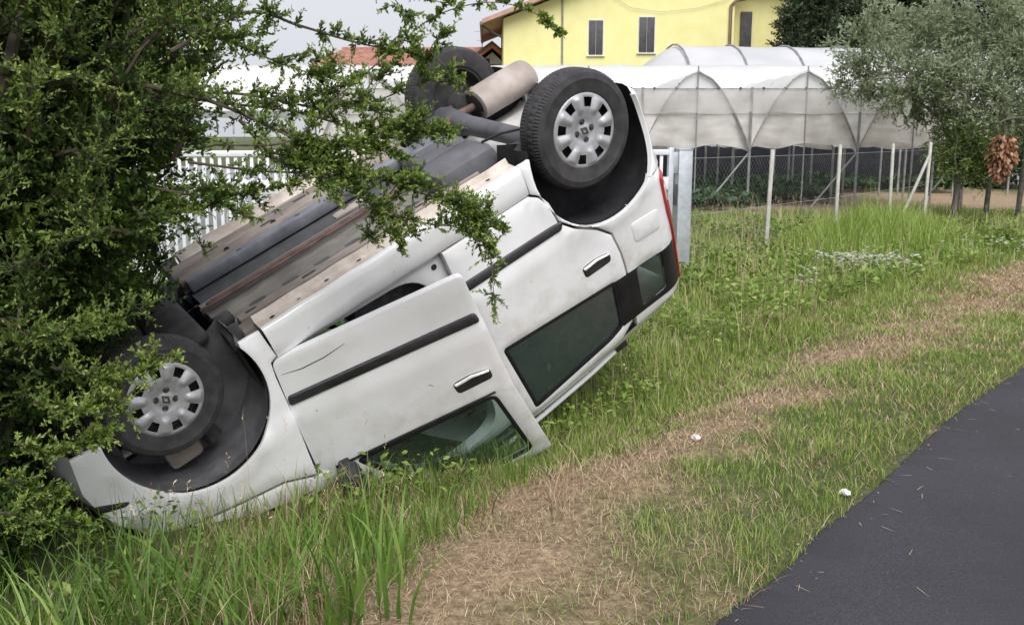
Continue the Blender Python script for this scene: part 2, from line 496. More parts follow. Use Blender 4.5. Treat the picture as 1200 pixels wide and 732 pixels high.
def build_ground():
    xs = np.concatenate([[-3000, -900, -300, -100, -45, -22], np.arange(-12, -4, 0.5), np.arange(-4, 8, 0.09), np.arange(8, 16, 0.5), [18, 22, 30, 50, 110, 300, 900, 3000]])
    ys = np.concatenate([[-300, -60, -20, -8, -4], np.arange(-2, 2, 0.3), np.arange(2, 13, 0.09), np.arange(13, 26, 0.5), [28, 32, 40, 60, 110, 300, 900, 4000]])
    X, Y = np.meshgrid(xs, ys)
    Z = ground_z(X, Y)
    n, m = X.shape
    V = np.stack([X, Y, Z], -1).reshape(-1, 3)
    idx = np.arange(n * m).reshape(n, m)
    F = np.stack([idx[:-1, :-1], idx[:-1, 1:], idx[1:, 1:], idx[1:, :-1]], -1).reshape(-1, 4)
    mat, nt, bs = new_mat('verge_soil')
    a = nt.nodes.new('ShaderNodeAttribute'); a.attribute_name = 'tone'
    tc = nt.nodes.new('ShaderNodeTexCoord')
    n1 = nt.nodes.new('ShaderNodeTexNoise'); n1.inputs['Scale'].default_value = 26; n1.inputs['Detail'].default_value = 8; n1.inputs['Roughness'].default_value = 0.7
    nt.links.new(tc.outputs['Object'], n1.inputs['Vector'])
    g = ramp_node(nt, [(0.30, (0.030, 0.040, 0.012)), (0.55, (0.075, 0.095, 0.028)), (0.75, (0.15, 0.14, 0.06))])
    s = ramp_node(nt, [(0.28, (0.10, 0.066, 0.040)), (0.5, (0.29, 0.205, 0.125)), (0.72, (0.54, 0.43, 0.28))])
    nt.links.new(n1.outputs['Fac'], g.inputs[0]); nt.links.new(n1.outputs['Fac'], s.inputs[0])
    mx = nt.nodes.new('ShaderNodeMix'); mx.data_type = 'RGBA'
    nt.links.new(a.outputs['Fac'], mx.inputs[0])
    nt.links.new(g.outputs[0], mx.inputs[6]); nt.links.new(s.outputs[0], mx.inputs[7])
    nt.links.new(mx.outputs[2], bs.inputs['Base Color'])
    bs.inputs['Roughness'].default_value = 0.95
    b = nt.nodes.new('ShaderNodeBump'); b.inputs['Strength'].default_value = 0.8; b.inputs['Distance'].default_value = 0.02
    nt.links.new(n1.outputs['Fac'], b.inputs['Height']); nt.links.new(b.outputs[0], bs.inputs['Normal'])
    t = dryness(X, Y).reshape(-1)
    # bare soil of the field behind the fence
    fx, fy = V[:, 0], V[:, 1]
    soil = smooth(19.5, 21.0, fy) * smooth(38, 34, fy) * smooth(1, 3, fx) * smooth(16, 13, fx)
    t = np.maximum(t, soil * 0.9)

    o = npmesh('ground', V, F, mat, tone=t, smooth=True)
    tag(o, kind='structure')


def build_road():
    left = [Vector((x, y, 0)) for x, y in ROAD_EDGE]
    # resample with a ragged edge
    pts = []
    for i in range(len(left) - 1):
        k = max(2, int((left[i + 1] - left[i]).length / 0.05)) if left[i].y < 11 else 6
        for j in range(k):
            pts.append(left[i].lerp(left[i + 1], j / k))
    pts.append(left[-1])
    verts, faces = [], []
    rows = [0.0, 0.05, 0.25, 1.0, 3.2]
    for i, p in enumerate(pts):
        q = pts[min(i + 1, len(pts) - 1)]; r_ = pts[max(i - 1, 0)]
        t = (q - r_).normalized(); nrm = Vector((t.y, -t.x, 0))
        jag = (hashn(p.x, p.y, 3.1) - 0.5) * 0.07 + (hashn(p.x, p.y, 17) - 0.5) * 0.035
        for k, w in enumerate(rows):
            off = w + (jag if k == 0 else 0)
            verts.append(p + nrm * off + Vector((0, 0, -0.012 if k == 0 else 0.006 + 0.004 * min(k, 3))))
    m = len(rows)
    for i in range(len(pts) - 1):
        for k in range(m - 1):
            faces.append((i * m + k, i * m + k + 1, (i + 1) * m + k + 1, (i + 1) * m + k))
    mat, nt, bs = new_mat('asphalt')
    tc = nt.nodes.new('ShaderNodeTexCoord')
    n1 = nt.nodes.new('ShaderNodeTexNoise'); n1.inputs['Scale'].default_value = 170; n1.inputs['Detail'].default_value = 3
    n2 = nt.nodes.new('ShaderNodeTexNoise'); n2.inputs['Scale'].default_value = 1.1; n2.inputs['Detail'].default_value = 6
    n3 = nt.nodes.new('ShaderNodeTexNoise'); n3.inputs['Scale'].default_value = 22; n3.inputs['Detail'].default_value = 4
    for n in (n1, n2, n3): nt.links.new(tc.outputs['Object'], n.inputs['Vector'])
    r1 = ramp_node(nt, [(0.3, (0.0165, 0.0158, 0.0205)), (0.62, (0.036, 0.0345, 0.043)), (0.80, (0.09, 0.088, 0.10))])
    r2 = ramp_node(nt, [(0.3, (0.72, 0.72, 0.72)), (0.7, (1.28, 1.24, 1.26))])
    nt.links.new(n1.outputs['Fac'], r1.inputs[0]); nt.links.new(n2.outputs['Fac'], r2.inputs[0])
    mx = nt.nodes.new('ShaderNodeMix'); mx.data_type = 'RGBA'; mx.blend_type = 'MULTIPLY'; mx.inputs[0].default_value = 1
    nt.links.new(r1.outputs[0], mx.inputs[6]); nt.links.new(r2.outputs[0], mx.inputs[7])
    r4 = ramp_node(nt, [(0.72, (0, 0, 0)), (0.76, (1, 1, 1))])
    nt.links.new(n3.outputs['Fac'], r4.inputs[0])
    m2 = nt.nodes.new('ShaderNodeMix'); m2.data_type = 'RGBA'
    nt.links.new(r4.outputs[0], m2.inputs[0]); nt.links.new(mx.outputs[2], m2.inputs[6]); m2.inputs[7].default_value = (0.16, 0.15, 0.14, 1)
    nt.links.new(m2.outputs[2], bs.inputs['Base Color'])
    bs.inputs['Roughness'].default_value = 0.75
    b = nt.nodes.new('ShaderNodeBump'); b.inputs['Strength'].default_value = 0.35; b.inputs['Distance'].default_value = 0.004
    nt.links.new(n1.outputs['Fac'], b.inputs['Height']); nt.links.new(b.outputs[0], bs.inputs['Normal'])
    o = pyobj('road', verts, faces, mat)
    tag(o, kind='structure')


build_ground()
build_road()


def build_hill():
    n = 60
    verts, faces = [], []
    for i in range(n + 1):
        u = i / n
        x = -420 + 520 * u
        h = 157 * math.exp(-((u - 0.585) / 0.20) ** 2) + 3 * math.sin(u * 61) + 2 * math.sin(u * 137)
        for k in range(5):
            v = k / 4
            verts.append((x, 1500 + 500 * v, -5 + h * math.sin(v * PI)))
    for i in range(n):
        for k in range(4):
            faces.append((i * 5 + k, i * 5 + k + 1, (i + 1) * 5 + k + 1, (i + 1) * 5 + k))
    m = noise_mat('hazy_far_hill', (0.20, 0.245, 0.33), (0.27, 0.315, 0.40), 0.02, 0.95)  # distance haze painted into the hill's colour as pale blue-grey
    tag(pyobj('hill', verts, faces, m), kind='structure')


build_hill()

# ------------------------------------------------------------------ the car (x to the rear, y to the car's right side, z up)
CARW = Matrix(((0.76914735, 0.54928288, 0.32665069, -2.08990411),
               (0.44025977, -0.82591942, 0.35217672, 4.74145804),
               (0.46323179, -0.12706463, -0.87708090, -0.89496652 + HCAM),
               (0, 0, 0, 1)))
car = bpy.data.objects.new('overturned_van', None)
car.empty_display_size = 0.2
car.matrix_world = CARW
scene.collection.objects.link(car)
tag(car, 'white passenger van overturned on its roof with nose down and tail in the air', 'van')

_Zk = [-0.1, 0.10, 0.15, 0.22, 0.45, 0.62, 0.660, 0.70, 0.80, 0.95, 1.08, 1.14, 1.55, 1.68, 1.76, 1.80]
_Yk = [0.755, 0.765, 0.782, 0.797, 0.812, 0.818, 0.838, 0.833, 0.826, 0.815, 0.802, 0.793, 0.715, 0.675, 0.60, 0.52]


def Yz(z):
    return float(np.mean([np.interp(z + k, _Zk, _Yk) for k in (-0.02, -0.007, 0.007, 0.02)]))


U0, RC = 2.86, 0.22          # where the rear corner begins, its radius
ARCH_F, ARCH_R = (0.035, 0.335, 0.388), (2.605, 0.312, 0.432)


def body(u, z, off=0.0, arch=True):
    """point of the body side at station u and height z"""
    y = Yz(z)
    if u < 0.1:
        y -= 0.22 * (0.1 - u) ** 2
    if arch:
        for (ax, az, ar) in (ARCH_F, ARCH_R):
            d = math.hypot(u - ax, z - az) - ar
            if d > -0.02:
                y += 0.016 * math.exp(-(max(d, 0) / 0.045) ** 2)
    y += off
    if u <= U0:
        return (u, y, z)
    a = min((u - U0) / RC, PI / 2)
    return (U0 + RC * math.sin(a) + off * math.sin(a), y - RC * (1 - math.cos(a)) - off * (1 - math.cos(a)), z)


def poly_resample(P, step, closed=True):
    out = []
    n = len(P)
    for i in range(n if closed else n - 1):
        a, b = np.array(P[i], float), np.array(P[(i + 1) % n], float)
        k = max(1, int(math.ceil(np.linalg.norm(b - a) / step)))
        for j in range(k):
            out.append(tuple(a + (b - a) * j / k))
    return out


def inside(P, x, y):
    c = False
    n = len(P)
    j = n - 1
    for i in range(n):
        xi, yi = P[i]; xj, yj = P[j]
        if (yi > y) != (yj > y) and x < (xj - xi) * (y - yi) / (yj - yi) + xi:
            c = not c
        j = i
    return c


def area(P):
    return 0.5 * sum(P[i][0] * P[(i + 1) % len(P)][1] - P[(i + 1) % len(P)][0] * P[i][1] for i in range(len(P)))


def inset(P, d):
    n = len(P)
    s = 1 if area(P) > 0 else -1
    out = []
    for i in range(n):
        a, b, c = (np.array(P[k % n]) for k in (i - 1, i, i + 1))
        t = (c - a); L = np.linalg.norm(t)
        if L < 1e-9:
            continue
        nrm = np.array([-t[1], t[0]]) / L * s
        out.append(tuple(b + nrm * d))
    return out


def arc(cx, cz, r, a0, a1, n=18):
    return [(cx + r * math.cos(R(a0 + (a1 - a0) * i / n)), cz + r * math.sin(R(a0 + (a1 - a0) * i / n))) for i in range(n + 1)]


def rounded(P, r, n=4):
    """round the corners of a polygon"""
    out = []
    m = len(P)
    for i in range(m):
        a, b, c = (np.array(P[k % m], float) for k in (i - 1, i, i + 1))
        la, lc = np.linalg.norm(a - b), np.linalg.norm(c - b)
        rr = min(r, la * 0.45, lc * 0.45)
        p0, p1 = b + (a - b) / la * rr, b + (c - b) / lc * rr
        for k in range(n + 1):
            t = k / n
            out.append(tuple((1 - t) ** 2 * p0 + 2 * t * (1 - t) * b + t * t * p1))
    return out


def panel_data(poly, holes=(), fmap=body, thick=0.022, step=0.03, grid=0.06, edge=0.0035, off=0.0, gap=0.0025):
    P = inset(poly_resample(poly, step), gap)
    Hs = [poly_resample(h, step) for h in holes]
    pts, edges = [], []
    for loop in [P] + Hs:
        b = len(pts)
        pts += loop
        edges += [(b + i, b + (i + 1) % len(loop)) for i in range(len(loop))]
    nb = len(pts)
    ring = [q for q in inset(P, 0.008) if inside(P, *q)]
    for h in Hs:
        ring += [q for q in inset(h, -0.008) if inside(P, *q)]
    pts += ring
    x0, x1 = min(p[0] for p in P), max(p[0] for p in P)
    z0, z1 = min(p[1] for p in P), max(p[1] for p in P)
    bnd = np.array(pts)
    for gx in np.arange(x0 + grid / 2, x1, grid):
        for gz in np.arange(z0 + grid / 2, z1, grid):
            if inside(P, gx, gz) and not any(inside(h, gx, gz) for h in Hs):
                if np.min((bnd[:, 0] - gx) ** 2 + (bnd[:, 1] - gz) ** 2) > (grid * 0.4) ** 2:
                    pts.append((gx, gz))
    vo, eo, fo, ov, oe, of = delaunay_2d_cdt([Vector(p) for p in pts], edges, [], 0, 1e-6)
    bset = set()
    for i, src in enumerate(ov):
        if any(s < nb for s in src):
            bset.add(i)
    fs = []
    for f in fo:
        cx = sum(vo[i][0] for i in f) / len(f); cz = sum(vo[i][1] for i in f) / len(f)
        if inside(P, cx, cz) and not any(inside(h, cx, cz) for h in Hs):
            a = area([tuple(vo[i]) for i in f])
            if abs(a) < 1e-10:
                continue
            fs.append(tuple(f) if a < 0 else tuple(reversed(f)))   # facing +y
    used = sorted({i for f in fs for i in f})
    mp = {k: i for i, k in enumerate(used)}
    fs = [tuple(mp[i] for i in f) for f in fs]
    V = [fmap(vo[k][0], vo[k][1], off - (edge if k in bset else 0)) for k in used]
    # rim
    cnt = {}
    for f in fs:
        for i in range(len(f)):
            a, b = f[i], f[(i + 1) % len(f)]
            cnt[(a, b)] = cnt.get((a, b), 0) + 1
    rim = [(a, b) for (a, b) in cnt if (b, a) not in cnt]
    back = {}
    for a, b in rim:
        for k in (a, b):
            if k not in back:
                u, z = vo[used[k]][0], vo[used[k]][1]
                back[k] = len(V)
                V.append(fmap(u, z, off - thick))
    for a, b in rim:
        fs.append((b, a, back[a], back[b]))
    return V, fs


def panel(name, mat, parent, poly, holes=(), side=1, **kw):
    V, F = panel_data(poly, holes, **kw)
    if side < 0:
        V = [(x, -y, z) for x, y, z in V]
        F = [tuple(reversed(f)) for f in F]
    return pyobj(name, V, F, mat, parent, True, 40)


def mir(o, name, parent, flip=True):
    """mirrored copy of a part for the far side of the car"""
    me = o.data.copy()
    for v in me.vertices:
        v.co.y = -v.co.y
    me.flip_normals()
    return link_mesh(name, me, parent)


# --- outlines, measured on the body side
aF = arc(*ARCH_F, 200, -22, 26)           # front arch, from its front foot over the top to its rear foot
aR = arc(*ARCH_R, 200, -18, 30)
FENDER = arc(*ARCH_F, -22, 192, 40) + [(-0.352, 0.245), (-0.49, 0.25), (-0.535, 0.43), (-0.53, 0.50), (-0.50, 0.645), (-0.34, 0.83), (-0.10, 0.875), (0.24, 0.945), (0.40, 1.03), (0.415, 0.90), (0.450, 0.62), (0.470, 0.42), (0.485, 0.345), (0.525, 0.33), (0.515, 0.175), (0.40, 0.165)]
HOOD_S = [(-0.33, 0.842), (-0.10, 0.888), (0.24, 0.958), (0.40, 1.045), (0.62, 1.10), (0.60, 1.16), (0.34, 1.14), (0.16, 1.06), (-0.10, 0.985), (-0.32, 0.93)]
BUMP_F = [(-0.335, 0.562)] + [p for p in reversed(arc(*ARCH_F, 150, 192, 12))][::-1] + [(-0.352, 0.245), (-0.49, 0.25), (-0.535, 0.43), (-0.52, 0.50), (-0.40, 0.556)]
SLOT_F = [(-0.525, 0.510), (-0.405, 0.560), (-0.385, 0.572), (-0.41, 0.588), (-0.515, 0.560)]
BUMP_R = [(2.932, 0.648), (3.22, 0.662), (3.22, 0.20), (3.06, 0.178)] + arc(*ARCH_R, -17, 50, 16)
DOOR_F = rounded([(0.485, 0.342), (1.505, 0.345), (1.513, 0.70), (1.525, 1.07), (1.60, 1.665), (1.05, 1.70), (0.72, 1.44), (0.41, 1.045), (0.452, 0.62)], 0.035, 3)
WIN_F = rounded([(0.60, 1.075), (1.415, 1.075), (1.495, 1.60), (1.08, 1.625), (0.80, 1.40)], 0.05, 4)
DOOR_S = [(1.519, 0.348), (2.11, 0.345), (2.16, 0.375), (2.195, 0.44), (2.222, 0.575), (2.30, 0.655), (2.44, 0.748), (2.53, 0.84), (2.558, 0.99), (2.566, 1.12), (2.566, 1.50), (2.46, 1.60), (2.40, 1.615), (1.612, 1.715), (1.536, 1.07), (1.522, 0.70)]
WIN_S = rounded([(1.625, 1.072), (2.475, 1.145), (2.475, 1.505), (2.36, 1.548), (1.725, 1.642)], 0.03, 3)
QUARTER = [(2.115, 0.340), (2.18, 0.335)] + [p for p in reversed(aR) if p[0] < 2.25 and p[1] > 0.34][::1]
# rear quarter: between the sliding door's rear edge and the arch, then up to the roof gutter
_arch_up = [p for p in aR]                                   # rear foot .. : starts at angle 200 (front foot)
QUARTER = [(2.125, 0.340), (2.125, 0.170)] + [p for p in _arch_up if p[1] > 0.160 and not (p[0] > 2.6 and p[1] < 0.60)] + [(2.93, 0.66), (3.12, 0.675), (3.115, 1.13), (3.115, 1.51), (2.96, 1.545), (2.58, 1.585), (2.575, 1.12), (2.567, 0.99), (2.539, 0.835), (2.445, 0.737), (2.305, 0.645), (2.230, 0.572), (2.203, 0.435), (2.166, 0.370)]
QWIN = rounded([(2.645, 1.155), (2.855, 1.17), (2.86, 1.455), (2.645, 1.465)], 0.03, 3)
TRIMB = [(2.468, 1.146), (2.90, 1.165), (3.00, 1.165), (3.025, 1.498), (2.90, 1.50), (2.575, 1.508), (2.468, 1.512)]


def build_car():
    P = M['paint']
    # ---------------- both flanks
    for s in (1, -1):
        panel('fender', P, car, FENDER, side=s)
        panel('hood_edge', P, car, HOOD_S, side=s, off=-0.006)
        panel('bumper_slot', M['black_plastic'], car, rounded(SLOT_F, 0.015, 3), side=s, off=0.004, thick=0.01, gap=0)
        panel('bumper_end', P, car, BUMP_R, side=s, off=0.010, thick=0.03)
        fd = panel('front_door', P, car, DOOR_F, [WIN_F], side=s, thick=0.05)
        sd = panel('sliding_door', P, car, DOOR_S, [WIN_S], side=s, thick=0.045)
        qp = panel('rear_quarter_panel', P, car, QUARTER, [QWIN], side=s, thick=0.03)
        panel('window_trim', M['black_gloss'], qp, TRIMB, [QWIN], side=s, off=0.005, thick=0.012)
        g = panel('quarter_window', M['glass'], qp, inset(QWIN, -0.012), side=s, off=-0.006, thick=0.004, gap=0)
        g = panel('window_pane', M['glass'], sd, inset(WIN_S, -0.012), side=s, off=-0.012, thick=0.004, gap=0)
        ring = panel('window_seal', M['black_gloss'], sd, inset(WIN_S, -0.004), [inset(WIN_S, 0.022)], side=s, off=0.001, thick=0.012, gap=0)
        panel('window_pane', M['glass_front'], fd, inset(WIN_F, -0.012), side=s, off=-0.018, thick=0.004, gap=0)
        panel('window_seal', M['black_gloss'], fd, inset(WIN_F, -0.002), [inset(WIN_F, 0.022)], side=s, off=0.001, thick=0.02, gap=0)
        # belt mouldings under the glass
        panel('belt_moulding', M['black_plastic'], fd, [(0.50, 1.050), (1.42, 1.055), (1.42, 1.069), (0.50, 1.069)], side=s, off=0.006, thick=0.012, gap=0)
        # rub strips
        panel('rub_strip', M['black_plastic'], fd, rounded([(0.47, 0.545), (1.485, 0.560), (1.495, 0.618), (0.462, 0.600)], 0.02, 3), side=s, off=0.013, thick=0.016, gap=0, edge=0.007)
        panel('rub_strip', M['black_plastic'], sd, rounded([(1.555, 0.560), (2.245, 0.570), (2.225, 0.622), (1.560, 0.616)], 0.018, 3), side=s, off=0.013, thick=0.016, gap=0, edge=0.007)
        # handles: a black scoop and a bar across its lower half
        for door, (x0, z0, x1, z1) in ((fd, (1.235, 0.920, 1.435, 0.935)), (sd, (2.275, 0.945, 2.475, 0.965))):
            q = lambda u, v: (x0 + (x1 - x0) * u - 0.0 * v, z0 + (z1 - z0) * u + v)
            panel('handle_scoop', M['black_plastic'], door, rounded([q(-0.03, -0.028), q(0.5, -0.045), q(1.03, -0.036), q(1.03, 0.030), q(0.02, 0.050)], 0.025, 4), side=s, off=0.004, thick=0.01, gap=0)
            panel('door_handle', P, door, rounded([q(0.0, -0.022), q(0.5, -0.040), q(1.0, -0.033), q(0.98, -0.020), q(0.5, -0.023), q(0.04, -0.004)], 0.008, 4), side=s, off=0.016, thick=0.014, gap=0, edge=0.006)
        # fuel flap (this side only)
        if s == 1:
            panel('fuel_flap', P, qp, rounded([(2.675, 0.855), (2.895, 0.868), (2.888, 1.005), (2.680, 0.992)], 0.03, 4), side=s, off=0.005, thick=0.012, gap=0, edge=0.003)
        # mirror
        mb = MB()
        mb.box(0.50, 0.62, 0.85, 1.02, 1.02, 1.20, bev=0.03).box(0.52, 0.58, 0.78, 0.87, 1.03, 1.09, bev=0.01)
        mo = mb.obj('wing_mirror', M['black_plastic'], fd)
        if s < 0:
            for v in mo.data.vertices: v.co.y = -v.co.y
            mo.data.flip_normals()
        # sprung right front door, swung out on its front hinges
        inner = panel('door_lining', M['trim'], fd, inset([(0.50, 0.36), (1.49, 0.36), (1.50, 1.04), (0.43, 1.04)], 0.01), side=s, off=-0.05, thick=0.01, gap=0)
        if s == 1:
            th = 0.32
            H = Vector((0.50, 0.80, 0))
            fd.matrix_basis = Matrix.Translation(H) @ Matrix.Rotation(th, 4, 'Z') @ Matrix.Translation(-H)
            fd['label'] = 'front door sprung open'
            for pts, wd in (([(0.50, 0.425), (0.60, 0.44), (0.72, 0.436), (0.84, 0.415)], 0.0028), ([(1.12, 0.83), (1.14, 0.85)], 0.006)):
                up_ = [(x, z - wd * (0.3 + 0.7 * math.sin(PI * i / (len(pts) - 1)))) for i, (x, z) in enumerate(pts)]
                dn_ = [(x, z + wd * (0.3 + 0.7 * math.sin(PI * i / (len(pts) - 1)))) for i, (x, z) in enumerate(pts)]
                panel('scuff', M['steel_dark'], fd, up_ + dn_[::-1], off=0.0012, thick=0.001, gap=0, edge=0.0)
        panel('door_lining', M['trim'], sd, [(1.54, 0.37), (2.10, 0.37), (2.20, 0.6), (2.5, 0.9), (2.54, 1.07), (1.54, 1.03)], side=s, off=-0.046, thick=0.01, gap=0)
        # ---------------- door opening: sill, pillars
        fr_out = [(0.505, 0.338), (1.53, 0.338), (1.535, 1.07), (1.605, 1.69), (1.05, 1.725), (0.70, 1.46), (0.42, 1.06), (0.46, 0.62)]
        fr_in = rounded([(0.62, 0.372), (1.40, 0.400), (1.45, 1.07), (1.50, 1.60), (1.08, 1.64), (0.78, 1.40), (0.56, 1.06), (0.58, 0.62)], 0.20, 8)
        dfm = panel('door_frame', P, car, fr_out, [fr_in], side=s, off=-0.055, thick=0.09, gap=0)
        pl = MB().lathe([(0.0, 0.004), (0.013, 0.004), (0.017, 0.0)], 14)
        po = pl.obj('grommet', M['black_plastic'], dfm)
        po.location = (1.465, s * (Yz(0.43) - 0.053), 0.415)
        if s < 0: po.rotation_euler = (PI, 0, 0)
        # sill (rocker) swept along x
        prof = [(0.796, 0.342), (0.806, 0.325), (0.808, 0.27), (0.806, 0.215), (0.801, 0.184), (0.792, 0.173), (0.768, 0.171)]
        prof2 = [(0.768, 0.1735), (0.735, 0.170), (0.700, 0.166), (0.688, 0.135), (0.682, 0.135), (0.678, 0.168), (0.650, 0.20)]
        for nm, pr, mt in (('sill', prof, P), ('sill_underside', prof2, M['flange'])):
            xs = np.linspace(0.527, 2.122, 40)
            V, F = [], []
            for x in xs:
                for (y, z) in pr:
                    V.append((x, s * y, z + 0.002 * math.sin(x * 23)))
            k = len(pr)
            for i in range(len(xs) - 1):
                for j in range(k - 1):
                    f = (i * k + j, i * k + j + 1, (i + 1) * k + j + 1, (i + 1) * k + j)
                    F.append(f if s < 0 else tuple(reversed(f)))
            so = pyobj(nm, V, F, mt, car)
            if nm == 'sill_underside':
                for i in range(9):
                    x = 0.62 + i * 0.17 + random.uniform(-0.03, 0.03)
                    d = MB().lathe([(0.0, 0.0015), (random.uniform(0.006, 0.011), 0.001), (0.011, -0.001)], 8).obj('drain_hole', M['black_plastic'], so)
                    d.location = (x, s * random.uniform(0.715, 0.75), 0.1685)
                    d.rotation_euler = (-PI / 2, 0, 0)
                    d.scale = (1.4, 1, 1)
        # ---------------- wheel arch liners
        for (ax, az, ar), mt, yin in ((ARCH_F, M['liner_grey'], 0.42), (ARCH_R, M['liner'], 0.50)):
            V, F = [], []
            n, ys = 28, [0.800, 0.79, 0.70, 0.60, yin]
            for i in range(n + 1):
                a = R(205 - (205 + 25) * i / n)
                for j, y in enumerate(ys):
                    rr = ar + (0.004 if j else 0) + (0.02 if j > 1 else 0) + 0.006 * math.sin(i * 1.3 + j) * (j > 1)
                    bx_, by_, bz_ = body(ax + ar * math.cos(a), az + ar * math.sin(a))
                    yy = min(y, by_ - 0.014 - 0.01 * min(j, 1))
                    V.append((min(ax + rr * math.cos(a), bx_ + (0 if ax > 1 else 9)), s * yy, az + rr * math.sin(a)))
            k = len(ys)
            for i in range(n):
                for j in range(k - 1):
                    f = (i * k + j, i * k + j + 1, (i + 1) * k + j + 1, (i + 1) * k + j)
                    F.append(f if s > 0 else tuple(reversed(f)))
            c = len(V)                                              # inner wall
            V.append((ax, s * yin, az))
            for i in range(n):
                F.append((i * k + k - 1, c, (i + 1) * k + k - 1))
            lo = pyobj('wheel_arch_liner', V, F, mt, car, angle=50)
        # tail lamp around the corner
        tl = panel('tail_lamp', M['lamp_red'], car, rounded([(2.995, 0.715), (3.235, 0.715), (3.235, 1.55), (3.035, 1.51), (3.01, 1.14), (2.985, 0.95)], 0.02, 3), side=s, off=0.016, thick=0.03, gap=0)
        panel('lamp_band', M['lamp_pale'], tl, rounded([(3.005, 0.79), (3.225, 0.79), (3.225, 0.89), (3.00, 0.89)], 0.01, 2), side=s, off=0.0185, thick=0.006, gap=0)
        # roof rail with black feet
        rl = MB().tube([(0.95, s * 0.60, 1.775), (1.05, s * 0.60, 1.805), (1.6, s * 0.60, 1.80), (2.2, s * 0.60, 1.755), (2.46, s * 0.60, 1.72)], 0.016, 8).obj('roof_rail', M['white_metal'], car)
        for fx, fz in ((0.96, 1.765), (1.65, 1.775), (2.47, 1.695)):
            MB().box(fx - 0.05, fx + 0.05, s * 0.60 - 0.025, s * 0.60 + 0.025, fz - 0.05, fz + 0.04, bev=0.012).obj('rail_foot', M['black_plastic'], rl)
    # ---------------- roof: gutter to gutter
    V, F = [], []
    xs = np.linspace(0.98, 3.02, 26)
    ts = np.linspace(-1, 1, 33)
    for x in xs:
        zg = float(np.interp(x, [0.9, 1.6, 2.4, 2.9, 3.1], [1.695, 1.712, 1.612, 1.545, 1.50]))
        zc = float(np.interp(x, [0.9, 1.3, 1.8, 2.5, 2.95, 3.1], [1.725, 1.80, 1.82, 1.765, 1.66, 1.52]))
        yg = Yz(zg) + 0.004 - (RC * (1 - math.cos(math.asin(min(1, max(0, x - U0) / RC)))))
        for t in ts:
            a = abs(t)
            prof = 1 - a ** 5 if a < 1 else 0
            V.append((x + 0.05 * (1 - a * a) * (1 if x > 2.8 else 0), t * yg, zg + (zc - zg) * prof + (0.010 if a < 0.985 else -0.012)))
    k = len(ts)
    for i in range(len(xs) - 1):
        for j in range(k - 1):
            F.append((i * k + j, (i + 1) * k + j, (i + 1) * k + j + 1, i * k + j + 1))
    roof = pyobj('roof', V, F, P, car, angle=50)
    V2 = [(x, y * 0.97, z - 0.045) for x, y, z in V]
    pyobj('headliner', V2, [tuple(reversed(f)) for f in F], M['liner_roof'], car)
    # ---------------- tailgate
    def loft(name, rows, mat, parent=car):
        k = len(rows[0])
        V = [p for r_ in rows for p in r_]
        F = [(i * k + j, i * k + j + 1, (i + 1) * k + j + 1, (i + 1) * k + j) for i in range(len(rows) - 1) for j in range(k - 1)]
        return pyobj(name, V, F, mat, parent, angle=50)
    ys = np.linspace(-1, 1, 17)
    xe = U0 + RC
    tg = loft('tailgate', [[(xe - 0.03 * abs(t) ** 3 + dx, t * (Yz(z) - 0.165), z) for t in ys] for z, dx in ((0.50, 0.0), (0.70, 0.02), (1.05, 0.02), (1.09, 0.012))], P)
    loft('tailgate_frame', [[(xe + 0.005 - 0.03 * abs(t) ** 3 - dx, t * (Yz(z) - 0.165), z) for t in ys] for z, dx in ((1.44, -0.005), (1.49, 0.01), (1.55, 0.05))], P, tg)
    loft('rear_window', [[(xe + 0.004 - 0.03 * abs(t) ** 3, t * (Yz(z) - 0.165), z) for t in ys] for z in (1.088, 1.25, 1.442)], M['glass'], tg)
    # rear bumper: wraps the corners, body colour with a black rub strip
    def bumper_row(z, out, back=0.0):
        r_ = []
        for s in (1, -1):
            seq = []
            for u in np.linspace(3.18, U0 + RC * PI / 2, 6):
                a = max(0.0, (u - U0) / RC)
                seq.append((U0 + (RC + out) * math.sin(a), s * (Yz(z) - RC + (RC + out) * math.cos(a)), z))
            r_.append(seq)
        return r_[0] + [(U0 + RC + out + 0.02 * (1 - t * t), t * 0.52, z) for t in np.linspace(0.95, -0.95, 9)] + list(reversed(r_[1]))
    bp = loft('rear_bumper', [bumper_row(z, o_) for z, o_ in ((0.245, -0.03), (0.262, 0.0), (0.30, 0.022), (0.42, 0.030), (0.56, 0.030), (0.64, 0.018), (0.668, -0.01))], P)
    loft('bumper_strip', [bumper_row(z, o_) for z, o_ in ((0.40, 0.032), (0.412, 0.05), (0.47, 0.05), (0.485, 0.032))], M['black_plastic'], bp)
    # ---------------- nose: bumper, hood, grille, head lamps, windscreen
    def nose_row(z, out):
        pts = []
        for t in np.linspace(1, -1, 33):
            a = abs(t)
            x = -0.60 - out + (0.115 + out) * a ** 3.0
            y = t * 0.715
            pts.append((x, y + 0.0 * a, z))
        return pts
    fb = loft('front_bumper', [nose_row(z, o_) for z, o_ in ((0.235, -0.02), (0.26, 0.01), (0.36, 0.05), (0.50, 0.055), (0.565, 0.03))], P)
    loft('bumper_slot', [[(x - 0.004, y, z) for x, y, z in nose_row(z, o_)] for z, o_ in ((0.565, 0.03), (0.572, 0.045), (0.60, 0.042), (0.612, 0.02))], M['black_plastic'], fb)
    loft('front_panel', [nose_row(z, o_) for z, o_ in ((0.612, 0.005), (0.72, -0.005), (0.82, -0.03), (0.845, -0.05))], P)
    for s in (1, -1):
        hl = panel('head_lamp', M['lamp_clear'], car, rounded([(-0.44, 0.625), (-0.345, 0.63), (-0.345, 0.81), (-0.42, 0.80)], 0.02, 3), side=s, off=0.012, thick=0.03, gap=0)
    gr = MB()
